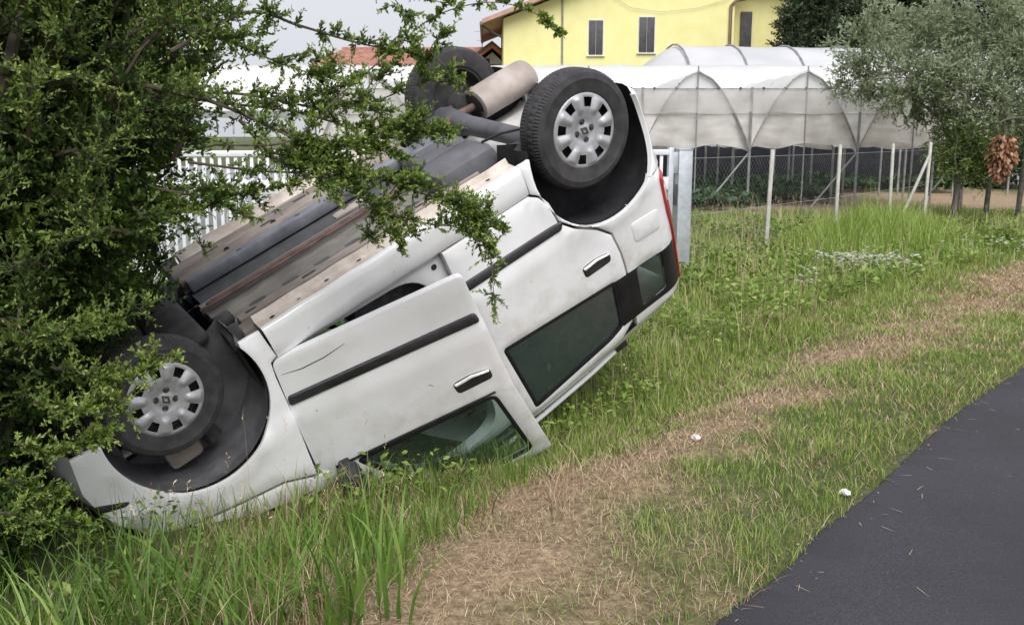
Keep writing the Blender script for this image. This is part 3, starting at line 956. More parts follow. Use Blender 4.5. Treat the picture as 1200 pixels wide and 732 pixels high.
    for z in (0.64, 0.68, 0.72):
        gr.box(-0.625, -0.59, -0.34, 0.34, z, z + 0.022, bev=0.005)
    gr.obj('grille', M['black_plastic'], car)
    # hood, a little buckled
    rows = []
    for x in np.linspace(-0.56, 0.42, 12):
        ze = float(np.interp(x, [-0.58, -0.34, -0.1, 0.24, 0.42], [0.79, 0.835, 0.88, 0.95, 1.035]))
        rows.append([(x - 0.0 + (0.16 * abs(t) ** 3 if x < -0.3 else 0), t * 0.765, ze + 0.07 * (1 - t * t) + 0.015 * math.sin(t * 7 + x * 9) * (1 - t * t)) for t in np.linspace(1, -1, 17)])
    loft('hood', rows, P)
    rows = []
    for u in np.linspace(0, 1, 8):
        x = 0.40 + 0.60 * u; z = 1.05 + 0.66 * u
        yh = 0.74 - 0.10 * u
        rows.append([(x - 0.10 * (1 - t * t), t * yh, z + 0.03 * (1 - t * t)) for t in np.linspace(1, -1, 15)])
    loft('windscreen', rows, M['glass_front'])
    # ---------------- wheels
    def tyre_mod(i, j):
        if j in (6, 7, 8, 13, 14, 15):                 # shoulder blocks
            return -0.004 if i % 2 == 0 else 0.0
        if j in (10, 11):
            return -0.004 if i % 4 == 0 else 0.0
        return 0.0
    W2 = 0.080
    tprof = [(0.182, 0.070), (0.190, 0.078), (0.215, W2 + 0.003), (0.245, W2 + 0.004), (0.250, W2 + 0.006), (0.268, W2), (0.281, 0.076), (0.291, 0.062), (0.2945, 0.052),
             (0.287, 0.046), (0.296, 0.040), (0.297, 0.012), (0.289, 0.007),
             (0.297, -0.012), (0.296, -0.040), (0.294, -0.055), (0.281, -0.076), (0.268, -W2), (0.245, -W2 - 0.004), (0.215, -W2 - 0.003), (0.190, -0.078), (0.182, -0.070)]
    tyre0 = MB().lathe(tprof, 216, close=False, mod=tyre_mod)
    rimp = [(0.0, -0.005), (0.05, -0.005), (0.06, 0.02), (0.15, 0.02), (0.16, -0.06), (0.182, -0.072), (0.186, -0.06)]
    rim0 = MB().lathe([(0.186, 0.070), (0.172, 0.066), (0.165, 0.03), (0.14, 0.02), (0.07, 0.03), (0.03, 0.03), (0.0, 0.03)], 48)
    rimb = MB().lathe([(0.186, -0.070), (0.172, -0.066), (0.165, -0.03), (0.14, 0.01), (0.07, 0.0), (0.0, 0.0)], 48)
    # hub cap: polar grid with eight lobes and eight dark windows
    def hubcap():
        NA = 320
        rr = [0.0, 0.022, 0.03, 0.045, 0.06, 0.075, 0.088, 0.100, 0.110, 0.118, 0.126, 0.134, 0.142, 0.150, 0.158, 0.164, 0.171, 0.178, 0.186, 0.190]
        V, F = [], []
        for i in range(NA):
            a = 2 * PI * i / NA
            c8 = math.cos(8 * a)                        # +1 on a lobe, -1 between lobes
            for r_ in rr:
                h = 0.074 + 0.010 * math.sin(min(r_ / 0.19, 1) * PI * 0.9)
                lobe = smooth(0.085, 0.11, r_) * (1 - smooth(0.162, 0.175, r_))
                h += 0.011 * lobe * (max(c8, -0.2))
                h -= 0.012 * (1 - smooth(0.052, 0.072, r_)) * (1 - (1 - smooth(0.026, 0.034, r_)))
                h -= 0.010 * smooth(0.182, 0.19, r_)
                h -= 0.006 * smooth(0.068, 0.078, r_) * (1 - smooth(0.085, 0.095, r_))
                V.append((float(r_ * math.cos(a)), float(h), float(r_ * math.sin(a))))
        k = len(rr)
        for i in range(NA):
            ac = 2 * PI * (i + 0.5) / NA
            w = ((ac / (PI / 4)) % 1.0)                 # 0.5 = between lobes
            for j in range(k - 1):
                rm = (rr[j] + rr[j + 1]) / 2
                half = 0.195
                if 0.116 < rm < 0.163 and abs(w - 0.5) < half:
                    continue
                a, b = i * k + j, i * k + j + 1
                c, d = ((i + 1) % NA) * k + j + 1, ((i + 1) % NA) * k + j
                if j == 0:
                    F.append((a, b, c))
                else:
                    F.append((a, b, c, d))
        return V, F
    hv, hf = hubcap()
    SPIN = {1: R(13), 2: R(-6), 3: R(40), 4: R(70)}
    n = 0
    for (wx, steer, camber, mt_t) in ((0.0, R(-5), R(0), 1), (2.6, 0, 0, 2)):
        for s in (1, -1):
            n += 1
            w = bpy.data.objects.new('wheel', None)
            w.empty_display_size = 0.1
            scene.collection.objects.link(w)
            w.parent = car
            w.location = (wx + (0.01 if wx > 1 else -0.01), s * 0.675, (0.235 if wx < 1 else 0.212 if s > 0 else 0.165))
            w.scale = (0.975, 0.975, 0.975) if wx < 1 else (1.14, 1.14, 1.14)
            w.rotation_euler = ((camber if s > 0 else -camber), 0, steer)
            if s < 0:
                w.rotation_euler = (-camber, 0, PI + steer)
            sp = SPIN[n]
            ty = tyre0.obj('tyre', M['rubber'], w, angle=30); ty.rotation_euler = (0, sp, 0)
            rm = rim0.obj('rim', M['black_plastic'], w)
            rimb.obj('brake_disc', M['steel_dark'], w)
            hc = pyobj('hubcap', hv, hf, M['hubcap'], w, angle=50); hc.rotation_euler = (0, sp, 0)
            for q in range(4):
                a = PI / 4 + q * PI / 2
                nu = MB().lathe([(0.0, 0.006), (0.007, 0.006), (0.009, 0.0), (0.0125, 0.0), (0.0135, 0.004), (0.016, -0.002)], 12).obj('wheel_nut', M['steel_dark'], hc)
                nu.location = (0.047 * math.cos(a), 0.072, 0.047 * math.sin(a))
            em = MB()                                     # the diamond on the cap's centre
            for k_, (ro, ri) in enumerate(((0.024, 0.012),)):
                o4 = [(0, ro * 1.25), (ro * 0.85, 0), (0, -ro * 1.25), (-ro * 0.85, 0)]
                i4 = [(x * ri / ro, z * ri / ro) for x, z in o4]
                vs = [(x, 0.0, z) for x, z in o4] + [(x, 0.0, z) for x, z in i4] + [(x * 0.9, 0.004, z * 0.9) for x, z in o4] + [(x * 1.15, 0.004, z * 1.15) for x, z in i4]
                fs = []
                for q in range(4):
                    p = (q + 1) % 4
                    fs += [(8 + q, 8 + p, 12 + p, 12 + q), (q, p, 8 + p, 8 + q), (4 + p, 4 + q, 12 + q, 12 + p)]
                em.add(vs, fs)
            eo = em.obj('diamond_emblem', M['steel_dark'], hc, smooth=False)
            eo.location = (0, 0.0765, 0)
            if n == 2: pass
    # ---------------- underbody
    # floor pan with pressed ribs, left open over the exhaust tunnel
    def strip(name, x0, x1, y0, y1, zf, mat, nx=50, ny=12, parent=car):
        V, F = [], []
        for i in range(nx + 1):
            x = x0 + (x1 - x0) * i / nx
            for j in range(ny + 1):
                y = y0 + (y1 - y0) * j / ny
                V.append((x, y, zf(x, y)))
        k = ny + 1
        for i in range(nx):
            for j in range(ny):
                F.append((i * k + j, i * k + j + 1, (i + 1) * k + j + 1, (i + 1) * k + j))
        return pyobj(name, V, F, mat, parent, angle=50)
    zfl = lambda x, y: 0.250 + 0.006 * math.sin(x * 31) * (abs((y * 7) % 1 - 0.5) > 0.25) + 0.012 * (abs(((y + 0.03) * 5) % 1 - 0.5) < 0.12)
    fp = strip('floor_pan', 0.42, 2.10, -0.065, 0.69, zfl, M['floor'], 60, 28)
    strip('floor_pan', 0.42, 2.10, -0.69, -0.30, zfl, M['floor'], 60, 16)
    # exhaust tunnel (dark channel) and its blue-grey lip
    strip('exhaust_tunnel', 0.30, 2.05, -0.30, -0.065, lambda x, y: 0.250 + 0.06 * smooth(0.115, 0.09, abs(y + 0.18)), M['shield'], 30, 16)
    def rail(name, x0, x1, y0, y1, z0, z1, mat, slots=(), bev=0.012):
        o = MB().box(x0, x1, y0, y1, z0, z1, bev=bev).obj(name, mat, car)
        for (sx, sy, L_, W_) in slots:
            so = MB().box(-L_ / 2, L_ / 2, -W_ / 2, W_ / 2, -0.002, 0.002, bev=0.0015).obj('rail_slot', M['black_plastic'], o)
            so.location = (sx, sy, z0 - 0.0005)
        return o
    rail('chassis_rail', 0.46, 2.05, 0.565, 0.672, 0.188, 0.26, M['rail'], [(0.62, 0.62, 0.05, 0.02), (0.90, 0.61, 0.03, 0.015), (1.45, 0.62, 0.06, 0.02), (1.8, 0.62, 0.04, 0.02)])
    rail('floor_rib', 0.50, 2.05, 0.40, 0.478, 0.212, 0.255, M['rail'], [(0.58, 0.44, 0.06, 0.022), (0.93, 0.44, 0.08, 0.024), (1.30, 0.44, 0.07, 0.022), (1.65, 0.44, 0.06, 0.022)])
    rail('floor_rib', 0.45, 2.05, 0.012, 0.052, 0.222, 0.262, M['rust'], (), 0.008)
    rail('chassis_rail', 0.42, 2.05, -0.672, -0.36, 0.190, 0.26, M['rail'], [(0.70, -0.56, 0.09, 0.022), (1.05, -0.48, 0.08, 0.024), (1.32, -0.56, 0.09, 0.024), (1.60, -0.48, 0.08, 0.024), (1.82, -0.56, 0.08, 0.024)], 0.03)
    rail('tunnel_lip', 0.45, 2.05, -0.345, -0.255, 0.178, 0.252, M['bluegrey'], [(0.8, -0.30, 0.03, 0.012), (1.2, -0.30, 0.03, 0.012)], 0.015)
    MB().tube([(0.15, -0.15, 0.32), (0.5, -0.17, 0.305), (1.2, -0.18, 0.305), (1.9, -0.18, 0.295), (2.15, -0.24, 0.21), (2.40, -0.38, 0.17), (2.66, -0.45, 0.21)], 0.024, 10).obj('exhaust_pipe', M['rust'], car)
    MB().tube([(0.40, 0.085, 0.222), (1.0, 0.09, 0.225), (1.6, 0.085, 0.222), (1.95, 0.12, 0.225)], 0.009, 8).obj('fuel_line', M['rust'], car)
    MB().tube([(0.40, 0.115, 0.226), (1.0, 0.118, 0.228), (1.6, 0.112, 0.226), (1.95, 0.15, 0.228)], 0.005, 6).obj('brake_line', M['steel_dark'], car)
    # jacking bracket and outrigger behind the front wheel
    MB().box(0.38, 0.47, 0.52, 0.66, 0.18, 0.27, bev=0.015).box(0.40, 0.50, 0.30, 0.40, 0.19, 0.25, bev=0.02).obj('outrigger', M['steel_dark'], car)
    for x in (0.66, 0.98, 1.28, 1.58, 1.88):
        MB().lathe([(0.0, -0.008), (0.012, -0.008), (0.013, 0.0), (0.02, 0.001), (0.021, 0.004)], 10, M=Matrix.Translation((x + 0.1, -0.43, 0.192))).obj('floor_bolt', M['steel_dark'], car)
    MB().box(1.35, 1.62, -0.22, -0.13, 0.245, 0.32, bev=0.03).obj('front_silencer', M['muffler'], car)
    for x in (2.28, 2.62):
        MB().tube([(x, -0.33, 0.35), (x, -0.36, 0.24), (x + 0.05, -0.38, 0.22)], 0.008, 6).obj('exhaust_hanger', M['black_plastic'], car)
    for s in (1, -1):
        c_ = [(2.46 + 0.052 * math.cos(a), s * 0.47 + 0.052 * math.sin(a), 0.20 + 0.018 * a / 2) for a in np.linspace(0, 8 * PI / 2 * 1.5, 60)]
        MB().tube(c_, 0.008, 6).obj('coil_spring', M['steel_dark'], car)
    # rear floor, tank, axle, damper
    strip('rear_floor', 2.02, 2.99, -0.49, 0.49, lambda x, y: 0.375 + 0.012 * math.sin(y * 24) - 0.05 * smooth(2.9, 3.05, x), M['rearfloor'], 20, 24)
    MB().box(1.80, 2.24, 0.14, 0.46, 0.12, 0.36, bev=0.085).box(1.84, 2.22, -0.06, 0.20, 0.10, 0.34, bev=0.085).obj('fuel_tank', M['tank'], car)
    MB().box(1.90, 2.20, -0.28, -0.02, 0.13, 0.36, bev=0.06).obj('heat_shield', M['bluegrey'], car)
    MB().tube([(2.47, -0.64, 0.27), (2.455, -0.60, 0.26), (2.44, -0.48, 0.235), (2.43, -0.2, 0.215), (2.43, 0.2, 0.215), (2.44, 0.48, 0.235), (2.455, 0.60, 0.26)], [0.07, 0.105, 0.095, 0.062, 0.058, 0.066, 0.075], 14).obj('rear_axle', M['tank'], car)
    for s in (1, -1):
        MB().tube([(2.16, s * 0.55, 0.27), (2.30, s * 0.56, 0.215), (2.6, s * 0.57, 0.21), (2.66, s * 0.57, 0.215)], [0.035, 0.05, 0.05, 0.035], 10).obj('trailing_arm', M['steel_dark'], car)
        MB().tube([(2.28, s * 0.47, 0.19), (2.42, s * 0.50, 0.21), (2.60, s * 0.53, 0.23)], [0.022, 0.032, 0.03], 10).obj('damper', M['black_plastic'], car)
        MB().tube([(2.6, s * 0.50, 0.21), (2.6, s * 0.62, 0.21)], 0.09, 16).obj('brake_drum', M['steel_dark'], car)
        MB().tube([(0.0, s * 0.40, 0.23), (0.0, s * 0.62, 0.21)], 0.035, 10).obj('drive_shaft', M['steel_dark'], car)
        MB().tube([(0.24, s * 0.34, 0.23), (0.14, s * 0.46, 0.20), (0.02, s * 0.62, 0.165)], [0.045, 0.035, 0.03], 10).obj('control_arm', M['steel_dark'], car)
        MB().tube([(0.02, s * 0.60, 0.22), (0.06, s * 0.55, 0.42), (0.09, s * 0.52, 0.66)], [0.035, 0.03, 0.05], 10).obj('front_strut', M['steel_dark'], car)
        # white bracket and dusty box in the front arch
        MB().box(-0.30, -0.15, s * 0.60 - 0.035, s * 0.60 + 0.035, 0.42, 0.435, M=None, bev=0.004).obj('arch_bracket', M['rearfloor'], car)
        MB().box(-0.16, 0.02, s * 0.56 - 0.06, s * 0.56 + 0.06, 0.53, 0.66, bev=0.03).obj('washer_bottle', M['rail'], car)
    MB().tube([(2.20, 0.33, 0.13), (2.28, 0.44, 0.10), (2.38, 0.52, 0.11), (2.46, 0.55, 0.16)], 0.008, 6).obj('brake_hose', M['black_plastic'], car)
    # muffler: oval drum along the car, on the left rear
    mf = MB().lathe([(0.0, -0.235), (0.085, -0.235), (0.108, -0.225), (0.112, -0.20), (0.115, 0.0), (0.112, 0.20), (0.108, 0.225), (0.085, 0.235), (0.0, 0.235)], 30).obj('muffler', M['muffler'], car)
    mf.location = (2.86, -0.46, 0.205)
    mf.rotation_euler = (0, 0, R(-92))
    mf.scale = (1.25, 1, 0.95)
    mo = MB().lathe([(0.088, -0.237), (0.07, -0.244), (0.0, -0.246)], 24).obj('muffler_end', M['black_plastic'], mf)
    # front: sub-frame, gearbox, radiator undertray
    MB().box(0.10, 0.34, -0.46, 0.46, 0.17, 0.24, bev=0.03).box(-0.46, -0.38, -0.55, 0.55, 0.20, 0.28, bev=0.025).obj('front_subframe', M['steel_dark'], car)
    MB().box(-0.34, 0.12, -0.40, 0.06, 0.16, 0.60, bev=0.07).obj('gearbox', M['steel_dark'], car)
    MB().box(-0.36, 0.10, 0.02, 0.42, 0.19, 0.62, bev=0.05).obj('engine_block', M['liner'], car)
    strip('undertray', -0.56, -0.30, -0.62, 0.62, lambda x, y: 0.225 + 0.02 * math.sin(y * 9), M['black_plastic'], 6, 16)
    # ---------------- cabin
    pyobj('bulkhead', [(0.40, -0.72, 0.25), (0.40, 0.72, 0.25), (0.42, 0.70, 1.04), (0.42, -0.70, 1.04)], [(0, 1, 2, 3)], M['trim'], car)
    MB().box(0.44, 2.10, -0.70, 0.70, 0.262, 0.275).box(2.05, 2.97, -0.48, 0.48, 0.39, 0.40).obj('carpet', M['trim'], car, False)
    MB().box(0.43, 0.80, -0.68, 0.68, 0.78, 1.04, bev=0.06).obj('dashboard', M['trim'], car)
    for s in (1, -1):
        st = MB().box(1.00, 1.50, s * 0.36 - 0.23, s * 0.36 + 0.23, 0.46, 0.62, bev=0.05).obj('front_seat', M['cloth'], car)
        MB().box(-0.06, 0.06, -0.22, 0.22, 0.0, 0.60, M=Matrix.Translation((1.50, s * 0.36, 0.60)) @ Matrix.Rotation(R(14), 4, 'Y'), bev=0.045).obj('seat_back', M['cloth'], st)
        MB().box(-0.04, 0.04, -0.13, 0.13, 0.0, 0.18, M=Matrix.Translation((1.665, s * 0.36, 1.22)) @ Matrix.Rotation(R(14), 4, 'Y'), bev=0.03).obj('head_rest', M['cloth'], st)
    rs = MB().box(1.95, 2.40, -0.48, 0.48, 0.50, 0.66, bev=0.05).obj('rear_seat', M['cloth'], car)
    MB().box(-0.06, 0.06, -0.48, 0.48, 0, 0.58, M=Matrix.Translation((2.42, 0, 0.62)) @ Matrix.Rotation(R(16), 4, 'Y'), bev=0.045).obj('seat_back', M['cloth'], rs)
    V = MB().lathe([(0.17 + 0.016 * math.cos(a), 0.016 * math.sin(a)) for a in np.linspace(0, 2 * PI, 9)[:-1]], 24, close=True)
    so = V.obj('steering_wheel', M['black_plastic'], car)
    so.location = (0.93, -0.36, 0.98)
    so.rotation_euler = (0, 0, 0)
    so.rotation_euler = (R(90), R(0), R(0))


build_car()

# ------------------------------------------------------------------ vegetation generators
def unit(v):
    return v / np.maximum(np.linalg.norm(v, axis=-1, keepdims=True), 1e-9)


def leaves(name, P, D, L, W, mat, tone, parent=None, fold=0.25, up=None):
    """folded two-triangle leaves: base P, direction D, length L, width W"""
    n = len(P)
    D = unit(D)
    r_ = rng.normal(size=(n, 3)) if up is None else up + rng.normal(size=(n, 3)) * 0.5
    S = unit(np.cross(D, r_))
    N = np.cross(S, D)
    L = np.broadcast_to(L, (n,))[:, None]; W = np.broadcast_to(W, (n,))[:, None]
    mid = P + D * L * 0.5 + N * (W * fold)
    V = np.stack([P, mid + S * W * 0.5, P + D * L, mid - S * W * 0.5], 1).reshape(-1, 3)
    b = np.arange(n)[:, None] * 4
    F = np.concatenate([b + [[0, 1, 2]], b + [[0, 2, 3]]], 1).reshape(-1, 3)
    return npmesh(name, V, F, mat, parent, tone=np.repeat(tone, 4))


def blades(name, P, H, lean, az, W, mat, tone, segs=3, curl=1.0, parent=None, kind='stuff'):
    """curved grass blades: root P, length H, lean (radians at the tip), azimuth az, root width W"""
    n = len(P)
    H = np.broadcast_to(H, (n,)); lean = np.broadcast_to(lean, (n,)); W = np.broadcast_to(W, (n,))
    dx, dy = np.cos(az), np.sin(az)
    sx, sy = -dy, dx
    tw = rng.uniform(-0.9, 0.9, n)                     # blade face twisted about its axis
    cx = sx * np.cos(tw) + dx * np.sin(tw); cy = sy * np.cos(tw) + dy * np.sin(tw)
    rows = []
    pos = P.copy()
    for k in range(segs + 1):
        t = k / segs
        if k > 0:
            ang = lean * (((k - 0.5) / segs) ** curl)
            st = (H / segs)
            pos = pos + np.stack([dx * np.sin(ang) * st, dy * np.sin(ang) * st, np.cos(ang) * st], 1)
        w = W * (1 - t ** 1.6) * 0.5 * (0.75 + 0.5 * min(1, t * 3) if t < 0.34 else 1.0)
        if k < segs:
            rows.append(pos + np.stack([cx * w, cy * w, 0 * w], 1))
            rows.append(pos - np.stack([cx * w, cy * w, 0 * w], 1))
        else:
            rows.append(pos)
    V = np.stack(rows, 1)
    m = V.shape[1]
    tri = []
    for k in range(segs - 1):
        a = 2 * k
        tri += [[a, a + 1, a + 3], [a, a + 3, a + 2]]
    a = 2 * (segs - 1)
    tri.append([a, a + 1, a + 2])
    F = (np.arange(n)[:, None, None] * m + np.array(tri)[None]).reshape(-1, 3)
    o = npmesh(name, V.reshape(-1, 3), F, mat, parent, tone=np.repeat(np.clip(tone, 0, 1), m))
    if kind and parent is None:
        tag(o, kind=kind)
    return o


def in_view(x, y, z=0.0, m=90):
    """rough test, wide margin, so that only ground near the scene gets blades"""
    yy = np.maximum(y, 0.1)
    px = 600 + FPX * x / (yy * 1.0)
    return (px > -m - 150) & (px < 1200 + m + 150)


def near_car(x, y, z, pad=0.0):
    """inside the car's body (so no blade grows through its panels)"""
    Q = np.stack([x, y, z, np.ones_like(x)], 0)
    q = np.array(CARW.inverted()) @ Q
    zt = np.interp(q[0], [-0.6, 0.4, 1.0, 2.4, 3.1], [0.85, 1.05, 1.70, 1.70, 1.5])
    return (q[0] > -0.62 - pad) & (q[0] < 3.15) & (np.abs(q[1]) < 0.78 + pad) & (q[2] > 0.2) & (q[2] < zt)


# ------------------------------------------------------------------ grass
def scatter(n, x0, x1, y0, y1):
    x = rng.uniform(x0, x1, n); y = rng.uniform(y0, y1, n)
    return x, y


def build_grass():
    # A: mown verge beside the road, short, half dry
    x, y = scatter(760000, -3.0, 12.0, 2.3, 14.0)
    d = road_d(x, y)
    dens = np.clip(1.35 - y * 0.075, 0.25, 1)
    dr = dryness(x, y)
    edge_n = (hashn(x, y, 5) - 0.5) * 0.08
    keep = (d > -0.03 + edge_n) & (d < 2.3) & in_view(x, y) & (rng.random(len(x)) < dens * (0.95 - 0.45 * dr))
    x, y, d, dr = x[keep], y[keep], d[keep], dr[keep]
    z = ground_z(x, y)
    clump = hashn(x, y, 3.3) * 0.6 + hashn(x + 5, y + 3, 9) * 0.4
    n = len(x)
    H = (0.030 + 0.062 * clump ** 1.5) * (1 - 0.35 * dr) * rng.uniform(0.5, 1.5, n) + 0.05 * smooth(1.4, 2.1, d)
    tone = 0.44 + 0.32 * hashn(x, y, 1.7) + 0.5 * dr + rng.normal(0, 0.17, n) - 0.22 * smooth(0.55, 0.1, d) * hashn(x + 4, y, 1.3)
    isdry = rng.random(n) < dr * 0.78 + 0.06 + 0.30 * hashn(x + 13, y + 2, 2.7) ** 2
    P = np.stack([x, y, z - 0.005], 1)
    lean = rng.uniform(0.4, 1.55, n)
    az = rng.uniform(0, 2 * PI, n)
    W = rng.uniform(0.0030, 0.0064, n) * np.clip(y / 4.0, 0.9, 2.4)
    g = ~isdry
    blades('verge_grass', P[g], H[g], lean[g], az[g], W[g], M['grass'], tone[g], 2)
    lean2 = rng.uniform(0.9, 1.62, n)
    blades('dry_verge_grass', P[isdry] + [0, 0, 0.008], H[isdry] * 1.3, lean2[isdry], az[isdry], W[isdry] * 0.85, M['straw'], rng.random(isdry.sum()) * 0.8, 2, 0.35)
    # cut straw lying flat on the dry strip
    x, y = scatter(230000, -2.2, 9.0, 2.4, 12.5)
    d = road_d(x, y); dr = dryness(x, y)
    k = (d > 0.02) & (rng.random(len(x)) < dr * np.clip(1.3 - y * 0.08, 0.3, 1)) & in_view(x, y)
    x, y = x[k], y[k]; n = len(x)
    P = np.stack([x, y, ground_z(x, y) + rng.uniform(0.004, 0.022, n)], 1)
    blades('cut_straw', P, rng.uniform(0.012, 0.065, n), rng.uniform(1.2, 1.6, n), rng.uniform(0, 2 * PI, n), rng.uniform(0.0020, 0.0042, n) * np.clip(y / 4.5, 0.9, 2), M['straw'], np.clip(rng.normal(0.42, 0.3, n), 0, 1), 2, 0.0)
    # B: uncut meadow behind the verge
    x, y = scatter(520000, -6.0, 16.0, 2.4, 22.0)
    d = road_d(x, y)
    nb = (hashn(x, y, 1.9) - 0.5) * 0.5
    lim = np.interp(y, [2.5, 3.6, 4.3, 5.0, 6.5, 9, 14, 22], [1.55, 1.65, 1.60, 1.50, 1.62, 1.75, 1.9, 2.2])
    dens = np.interp(y, [2.5, 5, 8, 14, 22], [1.0, 0.9, 0.62, 0.34, 0.22])
    field = (y > 10.5 + 1.45 * (x - 1.9)) & (x > 1.9)          # beyond the wire fence
    far_end = np.where(field, 19.8 + 0 * y, 20.5)
    k = (d > lim + nb) & in_view(x, y) & (rng.random(len(x)) < dens) & (y < far_end)
    x, y, d = x[k], y[k], d[k]
    z = ground_z(x, y)
    n = len(x)
    cl = hashn(x, y, 1.1) * 0.5 + hashn(x + 2, y + 9, 3.7) * 0.5
    H = 0.06 + 0.30 * cl ** 1.9
    H *= np.interp(road_d(x, y) - 1.6, [0, 0.5, 2], [0.55, 1.0, 1.05])
    # lush tall patch by the fence
    lx, ly = x - 5.15, y - 13.2
    lush = np.exp(-((lx * 0.8 - ly * 0.45) / 0.9) ** 2 - ((lx * 0.45 + ly * 0.8) / 2.6) ** 2) * 1.15 * (hashn(x, y, 1.5) * 0.5 + 0.6)
    H += 0.62 * lush * rng.uniform(0.6, 1.15, n)
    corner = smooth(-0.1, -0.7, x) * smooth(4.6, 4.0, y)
    H *= 1 + 0.25 * corner
    H *= rng.uniform(0.55, 1.25, n)
    tone = 0.36 + 0.30 * hashn(x, y, 0.9) + 0.20 * cl + rng.normal(0, 0.15, n) - 0.22 * corner + 0.6 * (rng.random(n) < 0.07) * (lush < 0.3)  # corner blades painted darker for the shade by the bush
    tone = np.where(lush > 0.25, np.clip(tone, 0.35, 0.74), tone)
    zz = z + H * 0.5
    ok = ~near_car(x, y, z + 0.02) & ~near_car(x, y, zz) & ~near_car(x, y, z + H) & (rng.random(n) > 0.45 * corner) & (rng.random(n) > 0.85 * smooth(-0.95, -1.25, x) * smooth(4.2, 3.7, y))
    P = np.stack([x, y, z - 0.01], 1)
    az = rng.uniform(0, 2 * PI, n)
    W = rng.uniform(0.0036, 0.007, n) * np.clip(y / 5.0, 1.0, 3.0)
    lean = rng.uniform(0.25, 1.25, n)
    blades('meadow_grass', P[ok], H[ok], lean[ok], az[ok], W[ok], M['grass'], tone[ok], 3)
    # broad low weeds among it
    x, y = scatter(110000, -4.0, 13.0, 2.6, 16.0)
    d = road_d(x, y)
    k = (d > np.interp(y, [2.5, 4.3, 6, 9, 14], [1.55, 1.5, 1.6, 1.8, 2.0]) + 0.1) & in_view(x, y) & (hashn(x, y, 2.4) > 0.42)
    x, y = x[k], y[k]; n = len(x)
    z = ground_z(x, y)
    hz = rng.uniform(0.02, 0.17, n) + 0.08 * hashn(x, y, 2.4)
    ok = ~near_car(x, y, z + hz)
    P = np.stack([x, y, z + hz], 1)[ok]; n = len(P)
    D = np.stack([rng.normal(size=n), rng.normal(size=n), rng.uniform(0.0, 0.9, n)], 1)
    o = leaves('meadow_weeds', P, D, rng.uniform(0.022, 0.06, n) * np.clip(P[:, 1] / 5, 1, 2), rng.uniform(0.012, 0.03, n) * np.clip(P[:, 1] / 5, 1, 2), M['grass'], np.clip(rng.normal(0.40, 0.18, n) + 0.25 * (hashn(x[ok], y[ok], 1.3) - 0.5), 0, 1), up=np.array([0, 0, 1.0]))
    tag(o, kind='stuff')
    # seed stalks standing over the meadow
    x, y = scatter(5200, -3.0, 14.0, 3.0, 17.0)
    d = road_d(x, y)
    k = (d > np.interp(y, [2.5, 4.3, 6, 9, 14], [1.6, 1.5, 1.6, 1.8, 2.0])) & in_view(x, y) & (hashn(x + 3, y, 0.8) > 0.4)
    x, y = x[k], y[k]; n = len(x)
    z = ground_z(x, y)
    H = rng.uniform(0.28, 0.62, n)
    ok = ~near_car(x, y, z + 0.05) & ~near_car(x, y, z + H * 0.6) & ~near_car(x, y, z + H, 0.03)
    x, y, z, H = x[ok], y[ok], z[ok], H[ok]; n = len(x)
    az = rng.uniform(0, 2 * PI, n); ln = rng.uniform(0.1, 0.55, n)
    P = np.stack([x, y, z], 1)
    blades('seed_stalks', P, H, ln, az, 0.0030 * np.clip(y / 5, 0.8, 2), M['straw'], rng.uniform(0.4, 1, n), 3)
    tip = P + np.stack([np.cos(az) * np.sin(ln * 0.6) * H, np.sin(az) * np.sin(ln * 0.6) * H, np.cos(ln * 0.55) * H], 1)
    m = 7
    T = np.repeat(tip, m, 0) - np.stack([np.zeros(n * m), np.zeros(n * m), np.tile(np.arange(m), n) * 0.012], 1)
    D = rng.normal(size=(n * m, 3)) * 0.5 + [0, 0, 0.8]
    o = leaves('seed_heads', T, D, 0.022, 0.0055, M['straw'], rng.uniform(0.45, 1, n * m))
    tag(o, kind='stuff')


